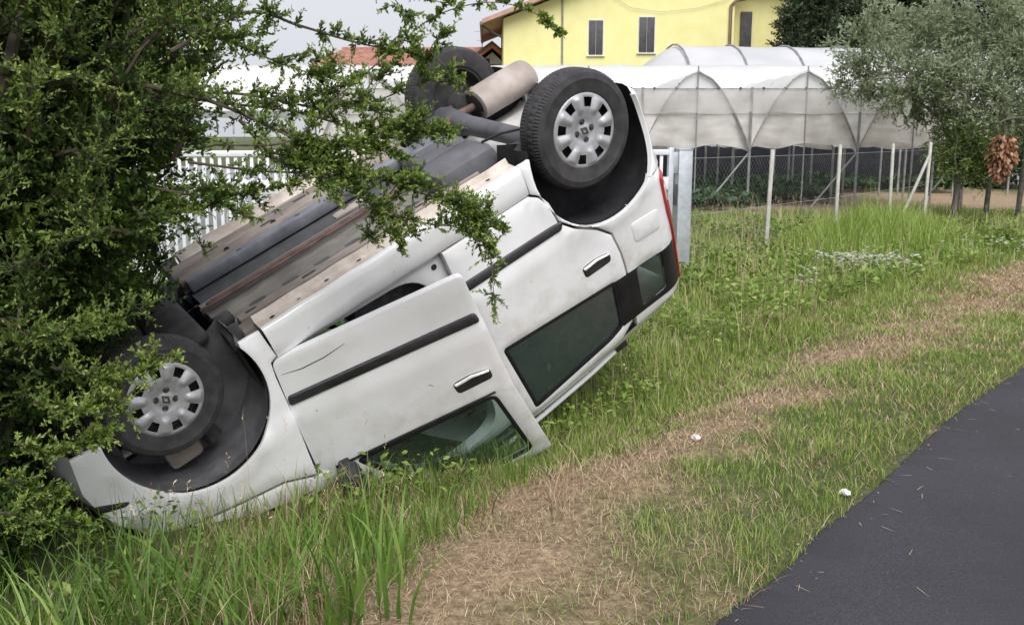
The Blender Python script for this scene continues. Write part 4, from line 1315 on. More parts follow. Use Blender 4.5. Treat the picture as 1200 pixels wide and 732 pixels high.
def build_reeds():
    """broad tall blades in the ditch in front of the van's nose and door"""
    rs = np.random.default_rng(5)
    P, H, W, LE, AZ, TO = [], [], [], [], [], []
    def tuft(px, py, Y, k, h, w, tone, spread=0.10, lean=(0.35, 1.3)):
        c = at(px, py, Y)
        for _ in range(k):
            a = rs.uniform(0, 2 * PI)
            r_ = spread * math.sqrt(rs.random())
            x, y = c.x + r_ * math.cos(a), c.y + r_ * math.sin(a)
            P.append((x, y, float(ground_z(x, y)) - 0.02))
            H.append(h * rs.uniform(0.55, 1.15)); W.append(w * rs.uniform(0.7, 1.25))
            LE.append(rs.uniform(*lean)); AZ.append(a + rs.normal(0, 0.7)); TO.append(tone + rs.normal(0, 0.14))
    for i in range(75):                                  # wall of reed at the bottom left
        px = rs.uniform(120, 470)
        tuft(px, 0, 0, 0, 0, 0, 0) if False else None
        Y = rs.uniform(2.75, 3.75)
        X = (px - 600) / FPX * Y
        q = at(600 + FPX * X / Y, 650, Y)
        tuft(px, 650, Y, rs.integers(3, 9), rs.uniform(0.26, 0.56), rs.uniform(0.010, 0.020), rs.uniform(0.1, 0.8), 0.09, (0.5, 1.95))
    for i in range(26):                                  # in front of the front wing and door
        px = rs.uniform(300, 560); Y = rs.uniform(3.7, 4.25)
        tuft(px, 600, Y, rs.integers(6, 13), rs.uniform(0.20, 0.40), rs.uniform(0.005, 0.010), rs.uniform(0.2, 0.8), 0.10, (0.4, 1.7))
    for i in range(70):                                  # long thin blades arching from under the bush, tone lowered to paint its shade
        px = rs.uniform(-40, 230); Y = rs.uniform(2.7, 3.3)
        tuft(px, 700, Y, 4, rs.uniform(0.35, 0.65), rs.uniform(0.006, 0.010), rs.uniform(0.0, 0.6), 0.12, (1.0, 2.1))
    for i in range(24):                                  # tall blades against the open door and window
        px = rs.uniform(400, 640); Y = rs.uniform(4.45, 4.75)
        tuft(px, 560, Y, 9, rs.uniform(0.22, 0.36), rs.uniform(0.004, 0.007), rs.uniform(0.3, 0.9), 0.09, (0.2, 1.3))
    tuft(205, 640, 3.55, 9, 0.46, 0.022, 0.45, 0.05, (0.2, 1.5))
    tuft(415, 600, 3.95, 16, 0.50, 0.014, 0.55, 0.06, (0.15, 1.2))
    tuft(30, 720, 2.75, 10, 0.55, 0.016, 1.0, 0.08, (0.9, 1.8))
    tuft(90, 725, 2.8, 8, 0.5, 0.014, 0.9, 0.08, (0.8, 1.7))
    tuft(290, 690, 3.15, 14, 0.46, 0.018, 0.6, 0.12, (0.2, 1.3))
    tuft(460, 655, 3.4, 20, 0.40, 0.010, 0.6, 0.09, (0.2, 0.9))
    P = np.array(P); H = np.array(H) * 0.92; W = np.array(W); LE = np.array(LE); AZ = np.array(AZ); TO = np.array(TO)
    n = 2400
    x = rs.uniform(-1.5, 0.35, n); y = rs.uniform(2.6, 4.5, n)
    k = (road_d(x, y) > 0.9) & (hashn(x, y, 2.2) > 0.30)
    x, y = x[k], y[k]; n = len(x)
    z = ground_z(x, y)
    h_ = rs.uniform(0.10, 0.36, n)
    ok = ~near_car(x, y, z + 0.03) & ~near_car(x, y, z + h_ * 0.7)
    blades('dead_stalks', np.stack([x, y, z], 1)[ok], h_[ok], rs.uniform(0.6, 2.0, n)[ok], rs.uniform(0, 6.28, n)[ok], rs.uniform(0.002, 0.0045, n)[ok], M['straw'], np.clip(rs.normal(0.4, 0.3, n), 0, 1)[ok], 4)
    blades('reed_clumps', P, H, LE, AZ, W, M['reed'], TO, 6, 1.4)


def build_flowers():
    rs = np.random.default_rng(9)
    C = []
    for px, py, Y, n, sx, sy in ((1003, 322, 10.6, 170, 0.20, 0.14), (1048, 335, 10.2, 45, 0.14, 0.12), (1000, 322, 10.6, 60, 0.34, 0.22), (940, 345, 9.4, 16, 0.08, 0.08), (1120, 300, 12.0, 24, 0.5, 0.4), (1170, 290, 12.4, 30, 0.4, 0.4)):
        c = at(px, py, Y)
        for _ in range(n):
            C.append((c.x + rs.normal(0, sx), c.y + rs.normal(0, sy), 0))
    C = np.array(C)
    C[:, 2] = ground_z(C[:, 0], C[:, 1]) + rs.uniform(0.10, 0.30, len(C))
    m = 6
    n = len(C)
    a = np.tile(np.arange(m) * 2 * PI / m, n)
    P = np.repeat(C, m, 0)
    D = np.stack([np.cos(a), np.sin(a), np.full(n * m, 0.45)], 1)
    o = leaves('white_flowers', P, D, 0.026, 0.02, M['petal'], rng.random(n * m), up=np.array([0, 0, 1.0]))
    tag(o, kind='stuff')
    blades('flower_stems', C - [0, 0, 0.28], 0.28, 0.12, rs.uniform(0, 6.28, n), 0.006, M['grass'], np.full(n, 0.5), 2)


build_grass()
build_reeds()
build_flowers()


# ------------------------------------------------------------------ shrubs and trees
class Twigs:
    """collects leafy twigs: thin stems plus leaves"""
    def __init__(self, seed):
        self.rs = np.random.default_rng(seed)
        self.sp, self.sd, self.sl, self.st = [], [], [], []

    def add(self, P, D, L, T):
        self.sp.append(P); self.sd.append(D); self.sl.append(L); self.st.append(T)

    def build(self, owner, mat, k, leaf_l, leaf_w, name='foliage', splay=0.9, droop=0.25, stem_r=0.0025, tip_gain=0.35):
        P = np.concatenate(self.sp); D = unit(np.concatenate(self.sd)); L = np.concatenate(self.sl); T = np.concatenate(self.st)
        n = len(P)
        rs = self.rs
        t = (np.arange(k) + 0.6) / k
        t = np.clip(t[None] + rs.normal(0, 0.03, (n, k)), 0.02, 1)
        bend = np.array([0, 0, -1.0]) * droop
        C = P[:, None] + D[:, None] * (L[:, None] * t)[..., None] + bend * ((L[:, None] * t ** 2))[..., None] * 0.5
        ld = unit(D[:, None] * 0.75 + rs.normal(size=(n, k, 3)) * splay * 0.55 + np.array([0, 0, 0.12]))
        tone = np.clip(T[:, None] + tip_gain * (t - 0.5) + rs.normal(0, 0.10, (n, k)), 0, 1)
        sz = rs.uniform(0.5, 1.35, (n, k)) * (1.1 - 0.45 * t)
        lv = leaves(name, C.reshape(-1, 3), ld.reshape(-1, 3), leaf_l * sz.ravel(), leaf_w * sz.ravel(), mat, tone.ravel(), parent=owner)
        lv['kind'] = 'stuff'
        if stem_r > 0:
            # stems as three-sided tapering sticks
            s = unit(np.cross(D, rs.normal(size=(n, 3)))); u = np.cross(D, s)
            tips = P + D * L[:, None] + bend * L[:, None] * 0.5
            V = np.stack([P + s * stem_r, P - s * 0.5 * stem_r + u * 0.87 * stem_r, P - s * 0.5 * stem_r - u * 0.87 * stem_r, tips], 1).reshape(-1, 3)
            b = np.arange(n)[:, None] * 4
            F = np.concatenate([b + [[0, 1, 3]], b + [[1, 2, 3]], b + [[2, 0, 3]]], 1).reshape(-1, 3)
            st = npmesh('twigs', V, F, M['twig'], owner)
            st['kind'] = 'stuff'


def bezier(pts, n=14):
    """smooth curve through points (Catmull-Rom)"""
    P = [Vector(p) for p in pts]
    P = [P[0] * 2 - P[1]] + P + [P[-1] * 2 - P[-2]]
    out = []
    for i in range(1, len(P) - 2):
        for j in range(n):
            t = j / n
            a, b, c, d = P[i - 1], P[i], P[i + 1], P[i + 2]
            out.append(0.5 * ((2 * b) + (c - a) * t + (2 * a - 5 * b + 4 * c - d) * t * t + (3 * b - a - 3 * c + d) * t ** 3))
    out.append(P[-2])
    return out


def build_bush():
    rs = np.random.default_rng(21)
    base = Vector((-2.55, 4.0, -0.25))
    bush = empty('leafy_bush', base)
    tag(bush, 'tall dense dark green bush with long leafy boughs arching over the van', 'bush')
    inv = Vector(base)
    loc = lambda p: Vector(p) - inv
    # several main stems from the ground
    tr = MB()
    for i in range(7):
        a = i * 2 * PI / 7
        p1 = base + Vector((0.15 * math.cos(a), 0.15 * math.sin(a), 0))
        p2 = base + Vector((0.45 * math.cos(a), 0.45 * math.sin(a), 1.1))
        p3 = base + Vector((0.85 * math.cos(a + 0.3), 0.8 * math.sin(a + 0.3), 2.1))
        p4 = base + Vector((1.0 * math.cos(a + 0.5), 0.9 * math.sin(a + 0.5), 3.0))
        c = bezier([loc(p1), loc(p2), loc(p3), loc(p4)], 6)
        tr.tube(c, [0.045 * (1 - 0.75 * k / (len(c) - 1)) for k in range(len(c))], 7)
    tr.obj('trunk', M['bark'], bush)
    tw = Twigs(3)
    tin = Twigs(4)
    # right-hand limit of the crown at each height, for the part in front of the van
    zk = [-0.4, 0.0, 0.15, 0.40, 0.65, 0.90, 1.10, 1.45, 1.80, 2.2, 3.6]
    xk = [-1.95, -1.95, -1.97, -1.93, -1.72, -1.60, -1.50, -1.30, -1.14, -1.04, -0.95]
    # boughs: random anchor points in the crown, each with a short woody branch and a spray of twigs
    wood = MB()
    n = 0
    tries = 0
    while n < 1450 and tries < 80000:
        tries += 1
        z = rs.uniform(-0.25, 3.1)
        y = rs.uniform(2.95, 5.6)
        xr = float(np.interp(z, zk, xk))
        if y > 4.0:
            xr = xr - 0.25 * (y - 4.0)
        x = rs.uniform(-4.2, xr - 0.05)
        # egg-shaped crown around the stems
        q = Vector(((x + 2.55) / 1.75, (y - 4.2) / 1.25, (z - 1.3) / 2.1))
        if q.length > 1.0 or (q.length < 0.5 and rs.random() < 0.5):
            continue
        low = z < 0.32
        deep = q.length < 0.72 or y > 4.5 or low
        if x < -0.62 * y - 0.6:                    # far outside the picture on the left
            if rs.random() < 0.8: continue
        if near_car(np.array([x]), np.array([y]), np.array([z]), 0.05)[0]:
            continue
        out = Vector(((x + 2.55), (y - 4.2) * 1.1, 0.25 * (z - 1.0) + 0.15)).normalized()
        out = (out + Vector(rs.normal(0, 0.35, 3)) + Vector((0.12, -0.25, 0))).normalized()
        L = rs.uniform(0.35, 0.65)
        p0 = Vector((x, y, z)) - out * L
        p1 = Vector((x, y, z)) + Vector((0, 0, 0.03))
        wood.tube([loc(p0), loc(p0.lerp(p1, 0.5) + Vector((0, 0, 0.03))), loc(p1)], [0.010, 0.007, 0.003], 4, False)
        k = int(rs.integers(14, 22))
        u = rs.uniform(0.15, 1.02, k)
        P = np.array(p0)[None] + np.array(p1 - p0)[None] * u[:, None]
        D = np.array(out)[None] * 0.75 + rs.normal(size=(k, 3)) * 0.5 + np.array([0, 0, 0.28])
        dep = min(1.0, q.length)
        T = np.full(k, (0.22 + 0.44 * dep ** 3) * (0.45 if low else 1.0)) + rs.normal(0, 0.07, k) + 0.12 * rs.normal()  # shade painted into leaf tone: darker inside the crown and near the ground
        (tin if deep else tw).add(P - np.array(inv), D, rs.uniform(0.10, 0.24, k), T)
        n += 1
    wood.obj('branches', M['twig'], bush)['kind'] = 'stuff'
    # long boughs reaching out over the van: (pixel x, pixel y, distance)
    def bough(pts, r0, ntw, tl, tone, dens_from=0.0, updn=0.3):
        c = bezier([at(*p) for p in pts], 10)
        c = [loc(p) for p in c]
        m = len(c)
        MB().tube(c, [0.75 * r0 * (1 - 0.85 * k / (m - 1)) for k in range(m)], 6).obj('bough', M['twig'], bush)
        for _ in range(int(ntw * 0.66)):
            t = (dens_from + (1 - dens_from) * rs.random() ** 0.9) * (m - 1)
            i = min(int(t), m - 2)
            p = c[i].lerp(c[i + 1], t - i)
            d = (c[i + 1] - c[i]).normalized()
            k = int(rs.integers(1, 3))
            D = np.array(d)[None] * 0.55 + rs.normal(size=(k, 3)) * 0.6 + np.array([0, 0, updn])
            tw.add(np.repeat(np.array(p)[None], k, 0), D, rs.uniform(0.5, 1.2, k) * tl * (1.25 - 0.8 * t / m), np.full(k, tone + 0.16) + rs.normal(0, 0.10, k))
        return c
    def boughs(pts, r0, ntw, tl, tone, subs=0, sub_l=0.4, updn=0.3, df=0.0):
        c = bough(pts, r0, ntw, tl, tone, df, updn)
        for s in range(subs):
            i = int(rs.integers(int(len(c) * 0.15), len(c) - 2))
            d = (c[i + 1] - c[i]).normalized()
            e = (d * 0.8 + Vector(rs.normal(0, 0.5, 3)) + Vector((0, 0, updn * 0.6))).normalized()
            L = sub_l * rs.uniform(0.5, 1.2)
            q = [c[i], c[i] + e * L * 0.5 + Vector((0, 0, 0.02)), c[i] + e * L + Vector((0, 0, -0.04))]
            MB().tube(q, [r0 * 0.35, r0 * 0.25, r0 * 0.1], 5, False).obj('bough', M['twig'], bush)
            k = int(ntw * 0.20)
            u = rs.random(k)
            P = np.array(q[0])[None] + np.array(q[2] - q[0])[None] * u[:, None]
            D = np.array(e)[None] * 0.55 + rs.normal(size=(k, 3)) * 0.6 + np.array([0, 0, updn])
            tw.add(P, D, rs.uniform(0.5, 1.15, k) * tl, np.full(k, tone + 0.14) + rs.normal(0, 0.10, k))
    # thin arching top shoots
    boughs([(250, 170, 3.7), (340, 165, 3.8), (400, 110, 3.85), (450, 68, 3.9), (505, 22, 3.95), (560, 4, 4.0), (600, 6, 4.0), (630, 18, 4.0), (658, 42, 4.0)], 0.006, 75, 0.05, 0.62, 0)
    boughs([(200, 60, 3.7), (290, 15, 3.8), (350, 30, 3.9), (410, 48, 3.95), (455, 58, 4.0), (500, 66, 4.0)], 0.011, 75, 0.09, 0.50, 2, 0.25)
    boughs([(180, -30, 3.6), (280, -40, 3.7), (380, -25, 3.8), (470, -12, 3.9), (530, 8, 3.9)], 0.010, 60, 0.09, 0.5, 2, 0.25)
    boughs([(200, 30, 3.7), (260, 45, 3.75), (330, 75, 3.85), (385, 92, 3.9)], 0.010, 70, 0.10, 0.5, 3, 0.3)
    # middle boughs towards the far wheel
    boughs([(190, 110, 3.7), (280, 110, 3.85), (370, 125, 3.95), (440, 118, 4.0), (500, 95, 4.05), (548, 100, 4.1)], 0.009, 95, 0.10, 0.50, 4, 0.28)
    boughs([(250, 120, 3.8), (340, 130, 3.9), (420, 150, 4.0), (480, 150, 4.05), (530, 152, 4.1)], 0.008, 95, 0.10, 0.50, 4, 0.28)
    # the thick bough drooping across the underside to the sliding door
    boughs([(170, 100, 3.6), (250, 120, 3.75), (330, 155, 3.85), (400, 195, 3.95), (470, 218, 4.0), (530, 240, 4.05), (590, 268, 4.1)], 0.011, 170, 0.11, 0.50, 7, 0.32)
    boughs([(330, 150, 3.85), (400, 205, 3.95), (450, 245, 4.0), (500, 262, 4.05), (540, 268, 4.1), (582, 297, 4.1)], 0.010, 95, 0.10, 0.48, 4, 0.26)
    boughs([(220, 190, 3.7), (300, 200, 3.8), (370, 205, 3.9), (420, 225, 3.95), (450, 262, 4.0), (470, 288, 4.0)], 0.008, 75, 0.10, 0.45, 3, 0.28)
    boughs([(180, 220, 3.6), (240, 230, 3.7), (290, 225, 3.8), (350, 215, 3.85)], 0.007, 60, 0.09, 0.45, 3, 0.22)
    boughs([(160, 250, 3.6), (210, 250, 3.7), (250, 240, 3.7), (300, 255, 3.75)], 0.007, 50, 0.09, 0.45, 2, 0.2)
    boughs([(280, 140, 3.8), (330, 190, 3.85), (370, 180, 3.9), (420, 170, 3.95), (470, 185, 4.0)], 0.011, 110, 0.12, 0.48, 4, 0.3)
    # low sprays across the front wheel
    boughs([(60, 430, 3.4), (110, 440, 3.5), (140, 442, 3.55), (174, 434, 3.6)], 0.008, 50, 0.11, 0.62, 3, 0.16)
    boughs([(40, 470, 3.35), (80, 485, 3.45), (105, 478, 3.5), (138, 470, 3.55)], 0.008, 45, 0.11, 0.58, 3, 0.16)
    boughs([(30, 400, 3.35), (80, 395, 3.45), (115, 388, 3.5), (140, 376, 3.55)], 0.008, 55, 0.11, 0.50, 3, 0.18)
    boughs([(20, 520, 3.3), (50, 530, 3.4), (90, 520, 3.45), (138, 500, 3.5)], 0.008, 50, 0.08, 0.62, 2, 0.12)
    boughs([(10, 560, 3.3), (35, 575, 3.4), (60, 582, 3.45), (82, 578, 3.5)], 0.008, 50, 0.09, 0.5, 2, 0.13)
    boughs([(0, 600, 3.2), (40, 612, 3.3), (80, 612, 3.4), (112, 620, 3.45)], 0.008, 50, 0.09, 0.5, 2, 0.13)
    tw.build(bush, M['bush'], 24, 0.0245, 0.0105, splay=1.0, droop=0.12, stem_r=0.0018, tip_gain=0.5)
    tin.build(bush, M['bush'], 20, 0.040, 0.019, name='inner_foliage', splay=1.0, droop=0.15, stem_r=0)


build_bush()


def build_tree(name, label, cat, base, trunk_pts, limbs, clumps, mat, leafk, leaf_l, leaf_w, seed, bark='bark_grey', twl=(0.25, 0.5), tone=(0.2, 0.75), group=None, twn=16, droop=0.2, r0=0.13, splay=1.0):
    rs = np.random.default_rng(seed)
    t = empty(name, base)
    tag(t, label, cat, group)
    inv = Vector(base)
    tr = MB()
    c = bezier([Vector(p) - inv for p in trunk_pts], 6)
    tr.tube(c, [r0 * (1 - 0.6 * k / (len(c) - 1)) for k in range(len(c))], 10)
    tr.obj('trunk', M[bark], t)
    for l in limbs:
        c = bezier([Vector(p) - inv for p in l], 6)
        MB().tube(c, [r0 * 0.5 * (1 - 0.8 * k / (len(c) - 1)) for k in range(len(c))], 7).obj('limb', M[bark], t)
    tw = Twigs(seed)
    for (cx, cy, cz, r_, k) in clumps:
        cc = np.array([cx, cy, cz])
        nb = k
        for _ in range(nb):
            d = rs.normal(size=3); d /= np.linalg.norm(d)
            q = cc + d * r_ * rs.uniform(0.35, 1.0) * np.array([1, 1, 0.85])
            m = twn
            D = d[None] * 0.6 + rs.normal(size=(m, 3)) * 0.7 + np.array([0, 0, 0.1])
            P = q[None] + rs.normal(size=(m, 3)) * r_ * 0.16
            T = np.full(m, rs.uniform(*tone)) + rs.normal(0, 0.08, m)
            tw.add(P - np.array(inv), D, rs.uniform(*twl, m), T)
    tw.build(t, mat, leafk, leaf_l, leaf_w, splay=splay, droop=droop, stem_r=0.005, tip_gain=0.25)
    return t


def build_trees():
    # olive-like tree at the right, behind the wire fence
    Y = 19.0
    b = at(1118, 246, Y); b.z = -0.02
    tp = [b, b + Vector((0.02, 0, 0.6)), b + Vector((-0.10, 0.05, 1.3)), b + Vector((-0.35, 0.1, 2.0)), b + Vector((-0.45, 0.2, 3.0))]
    limbs = [[b + Vector((0.02, 0, 0.55)), b + Vector((0.5, -0.1, 1.1)), b + Vector((1.2, -0.1, 1.5)), b + Vector((1.9, 0, 2.2))],
             [b + Vector((-0.1, 0, 1.3)), b + Vector((0.3, 0.3, 2.0)), b + Vector((0.7, 0.4, 3.0))],
             [b + Vector((-0.3, 0.1, 1.9)), b + Vector((-0.9, 0, 2.3)), b + Vector((-1.6, -0.1, 2.6))],
             [b + Vector((0, 0, 0.8)), b + Vector((-0.12, -0.3, 1.5)), b + Vector((0.1, -0.6, 2.3))]]
    sk = at(1173, 143, 17.72)
    limbs.append([b + Vector((0.05, 0, 0.7)), b.lerp(sk, 0.5) + Vector((0, 0, 0.35)), sk, sk + Vector((0.7, 0, 0.1))])
    rs = np.random.default_rng(33)
    cl = []
    for px, py, r_, k in ((1010, 55, 0.55, 20), (1000, 90, 0.45, 13), (1045, 45, 0.6, 24), (1050, 90, 0.6, 24), (1085, 40, 0.6, 22), (1095, 75, 0.6, 24), (1060, 125, 0.42, 13), (1090, 125, 0.55, 20), (1120, 100, 0.6, 24), (1130, 55, 0.6, 22), (1165, 80, 0.6, 24), (1150, 120, 0.6, 22), (1190, 110, 0.6, 22), (1180, 50, 0.6, 22), (1210, 70, 0.6, 20), (1215, 130, 0.55, 18), (1125, 150, 0.5, 18), (1240, 95, 0.6, 18), (1110, 20, 0.55, 14), (1160, 18, 0.55, 14), (1200, 20, 0.6, 14), (1260, 60, 0.7, 16), (1255, 140, 0.5, 12), (1025, 15, 0.35, 7)):
        p = at(px, py, Y + rs.uniform(-0.9, 0.7))
        cl.append((p.x, p.y, p.z, r_, k))
    build_tree('olive_tree', 'grey green olive tree with a spreading crown behind the wire fence', 'tree', b, tp, limbs, cl, M['olive'], 9, 0.115, 0.036, 4, twl=(0.22, 0.45), twn=9, r0=0.075)
    # fresh green suckers low on its trunk
    rs = np.random.default_rng(41)
    bs = b + Vector((-0.35, -0.75, 0))
    t = empty('young_tree', bs)
    tag(t, 'fresh green young tree growing against the olive trunk', 'tree')
    MB().tube([(0, 0, 0), (0.05, 0.02, 0.7), (0.15, 0.05, 1.4), (0.2, 0.05, 2.1)], [0.04, 0.03, 0.022, 0.01], 7).obj('trunk', M['bark_grey'], t)
    for a in (0.5, 2.2, 4.0, 5.3):
        MB().tube([(0.06, 0.02, 0.7), (0.25 * math.cos(a), 0.25 * math.sin(a), 1.2), (0.5 * math.cos(a) + 0.1, 0.5 * math.sin(a), 1.7)], [0.02, 0.014, 0.006], 5).obj('limb', M['bark_grey'], t)
    tw = Twigs(42)
    for _ in range(120):
        d = rs.normal(size=3); d /= np.linalg.norm(d)
        q = np.array([0.25, 0.05, 1.35]) + d * np.array([0.75, 0.6, 0.62]) * rs.uniform(0.3, 1.0)
        D = d[None] * 0.5 + rs.normal(size=(10, 3)) * 0.7 + np.array([0, 0, 0.15])
        tw.add(q[None] + rs.normal(size=(10, 3)) * 0.08, D, rs.uniform(0.15, 0.32, 10), np.full(10, rs.uniform(0.1, 0.9)))
    tw.build(t, M['sprout'], 8, 0.07, 0.03, stem_r=0.003)
    # dark conifers behind the yellow house and above the olive tree
    labels = [('dark conifer half hidden by the corner of the yellow house', 945, 45, 46, 1.9, -10), ('tall dark conifer between the yellow house and the olive tree', 985, 5, 48, 3.4, -60),
              ('dark broad conifer rising straight over the olive crown', 1065, 0, 47, 3.6, -70), ('dark conifer at the right edge of the view behind the olive tree', 1165, 5, 49, 3.8, -70), ]
    for i, (lb, px, py, Yc, w, top) in enumerate(labels):
        g = at(px, 190, Yc); g.z = 0
        ztop = at(px, top, Yc).z + 0.8
        zlow = 2.0
        cl = []
        rs = np.random.default_rng(60 + i)
        z = zlow
        while z < ztop:
            f = (z - zlow) / (ztop - zlow)
            rad = w * (1 - 0.72 * f)
            for q in range(int(5 + 4 * (1 - f))):
                a = rs.uniform(0, 2 * PI)
                cl.append((g.x + rad * 0.72 * math.cos(a), g.y + rad * 0.72 * math.sin(a), z + rs.uniform(-0.4, 0.4), 0.95, 13))
            z += 0.95
        build_tree('conifer_tree', lb, 'tree', g, [g, g + Vector((0, 0, ztop * 0.5)), g + Vector((0.1, 0, ztop - 0.4))], [], cl, M['conifer'], 11, 0.24, 0.10, 70 + i, bark='bark', twl=(0.4, 0.8), tone=(0.1, 0.85), group='dark conifers behind the garden', twn=7, droop=0.35, r0=0.2)
    # dark hedge mass low behind the olive
    for i, (lb, px, Yc, w, h) in enumerate((('round dark shrub low behind the olive trunk', 1150, 30, 1.6, 1.9), ('dark shrub at the right edge beyond the hanging dry leaves', 1215, 29, 1.7, 2.0))):
        g = at(px, 215, Yc); g.z = 0
        rs = np.random.default_rng(90 + i)
        cl = [(g.x + rs.uniform(-w, w) * 0.7, g.y + rs.uniform(-0.8, 0.8), rs.uniform(0.5, h), 0.6, 12) for _ in range(16)]
        build_tree('dark_shrub', lb, 'shrub', g, [g, g + Vector((0, 0, 0.7)), g + Vector((0.1, 0, h * 0.8))], [], cl, M['conifer'], 9, 0.12, 0.06, 95 + i, bark='bark', twl=(0.25, 0.5), tone=(0.2, 0.9), group='dark shrubs behind the olive tree', twn=9, r0=0.06)


build_trees()


# ------------------------------------------------------------------ gate, fence, posts
def build_gate():
    A = Vector((1.78, 10.50, 0)); B = Vector((-5.6, 9.1, 0))         # right and left end
    L = (A - B).length
    ang = math.atan2(A.y - B.y, A.x - B.x)
    g = empty('sliding_gate', B, ang)
    tag(g, 'white metal gate of upright pickets behind the overturned van', 'gate')
    W = M['white_metal']
    for nm, z0, z1, y0, y1 in (('top_rail', 1.40, 1.46, -0.025, 0.025), ('middle_rail', 1.02, 1.16, -0.03, 0.03), ('bottom_rail', 0.16, 0.30, -0.03, 0.03)):
        MB().box(0.0, L, y0, y1, z0, z1, bev=0.006).obj(nm, W, g)
    for x in (0.03, L * 0.5, L - 0.03):
        MB().box(x - 0.03, x + 0.03, -0.034, 0.034, 0.10, 1.48, bev=0.006).obj('stile', M['galv'] if x > L - 0.1 else W, g)
    me = None
    x = 0.12
    while x < L - 0.08:
        if me is None:
            o = MB().box(-0.017, 0.017, -0.012, 0.012, 0.13, 1.44, bev=0.003).obj('picket', W, g)
            me = o.data
        else:
            o = link_mesh('picket', me, g)
        o.location = (x, 0, 0)
        x += 0.078
    # galvanised steel post the gate closes on
    p = empty('gate_post', (1.90, 10.54, 0), ang)
    tag(p, 'grey galvanised square steel gate post right behind the tail of the van', 'post')
    MB().box(-0.075, 0.085, -0.07, 0.07, -0.05, 1.45, bev=0.008).obj('shaft', M['galv'], p)
    MB().box(-0.079, 0.089, -0.074, 0.074, 1.45, 1.465, bev=0.004).obj('cap', M['galv'], p)
    MB().box(-0.155, -0.075, -0.05, -0.03, 1.20, 1.43, bev=0.006).box(-0.155, -0.075, 0.03, 0.05, 1.20, 1.43, bev=0.006).obj('guide_fork', M['galv'], p)
    MB().box(-0.12, -0.075, -0.045, 0.045, 0.85, 1.08, bev=0.006).obj('lock_plate', M['steel_dark'], p)


def build_fence():
    A = Vector((2.05, 10.62, 0)); B = Vector((7.62, 17.39, 0))
    d = (B - A); L = d.length; d.normalize()
    ang = math.atan2(d.y, d.x)
    f = empty('wire_fence', A, ang)
    tag(f, 'wire mesh fence on thin pale posts along the meadow', 'fence')
    C = M['concrete']
    for X, Y, tilt, top in ((3.45, 12.71, 0.02, 1.43), (5.27, 15.3, 0.0, 1.47), (7.02, 17.5, -0.015, 1.47), (7.62, 17.39, 0.01, 1.5)):
        lx = (Vector((X, Y, 0)) - A).dot(d); ly = (Vector((X, Y, 0)) - A).dot(Vector((-d.y, d.x, 0)))
        o = MB().box(-0.024, 0.024, -0.024, 0.024, -0.1, top, bev=0.005).obj('post', C, f)
        o.location = (lx, ly, 0)
        o.rotation_euler = (0, tilt, -ang)
    # brace leaning on the corner post
    q0 = Vector((7.10, 17.25, 0.02)) - A; q1 = Vector((7.60, 17.33, 1.25)) - A
    Ri = Matrix.Rotation(-ang, 3, 'Z')
    MB().tube([Ri @ q0, Ri @ q1], 0.028, 6).obj('brace', C, f)
    for z in (0.12, 0.72, 1.36):
        MB().tube([(0, 0.045, z), (L * 0.5, 0.045, z - 0.012), (L, 0.045, z)], 0.003, 4).obj('strand', M['galv'], f)
    V, F = [], []
    H, s, w = 1.28, 0.085, 0.0007
    x = -H
    while x < L:
        for sg in (1, -1):
            xa, xb = (x, x + H) if sg > 0 else (x + H, x)
            za, zb = 0.08, 0.08 + H
            lo, hi = max(0.0, min(xa, xb)), min(L, max(xa, xb))
            if hi - lo < 0.02:
                continue
            zz = lambda X_: za + (X_ - xa) / (xb - xa) * (zb - za)
            p, q = (lo, zz(lo)), (hi, zz(hi))
            b = len(V)
            V += [(p[0] - w, 0.05, p[1]), (p[0] + w, 0.05, p[1]), (q[0] + w, 0.05, q[1]), (q[0] - w, 0.05, q[1])]
            V += [(a, 0.0525, c) for a, _, c in V[b:b + 4]]
            F += [(b, b + 1, b + 2, b + 3), (b + 7, b + 6, b + 5, b + 4), (b, b + 4, b + 5, b + 1), (b + 2, b + 6, b + 7, b + 3)]
        x += s
    o = pyobj('wire_mesh', V, F, M['pipe'], f, smooth=False)
    o['kind'] = 'stuff'
    # dark wooden posts near the olive tree
    for i, (px, py, Y, top, lb) in enumerate(((1155, 250, 19.6, 1.45, 'dark wooden post just right of the olive trunk'), (1192, 254, 18.9, 1.55, 'dark wooden post beneath the hanging dry leaves at the right edge'))):
        b = at(px, py, Y)
        o = MB().tube([(0, 0, -0.1), (0.02, 0, 0.7), (0.015, 0, top)], [0.055, 0.05, 0.045], 9).obj('wooden_post', M['wood_dark'], None)
        o.location = (b.x, b.y, 0)
        tag(o, lb, 'post', 'dark wooden posts by the olive tree')


build_gate()
build_fence()


# ------------------------------------------------------------------ greenhouses and field
def sheet(name, rows, mat, parent, thick=0.0):
    k = len(rows[0])
    V = [p for r_ in rows for p in r_]
    F = [(i * k + j, i * k + j + 1, (i + 1) * k + j + 1, (i + 1) * k + j) for i in range(len(rows) - 1) for j in range(k - 1)]
    return pyobj(name, V, F, mat, parent, angle=60)


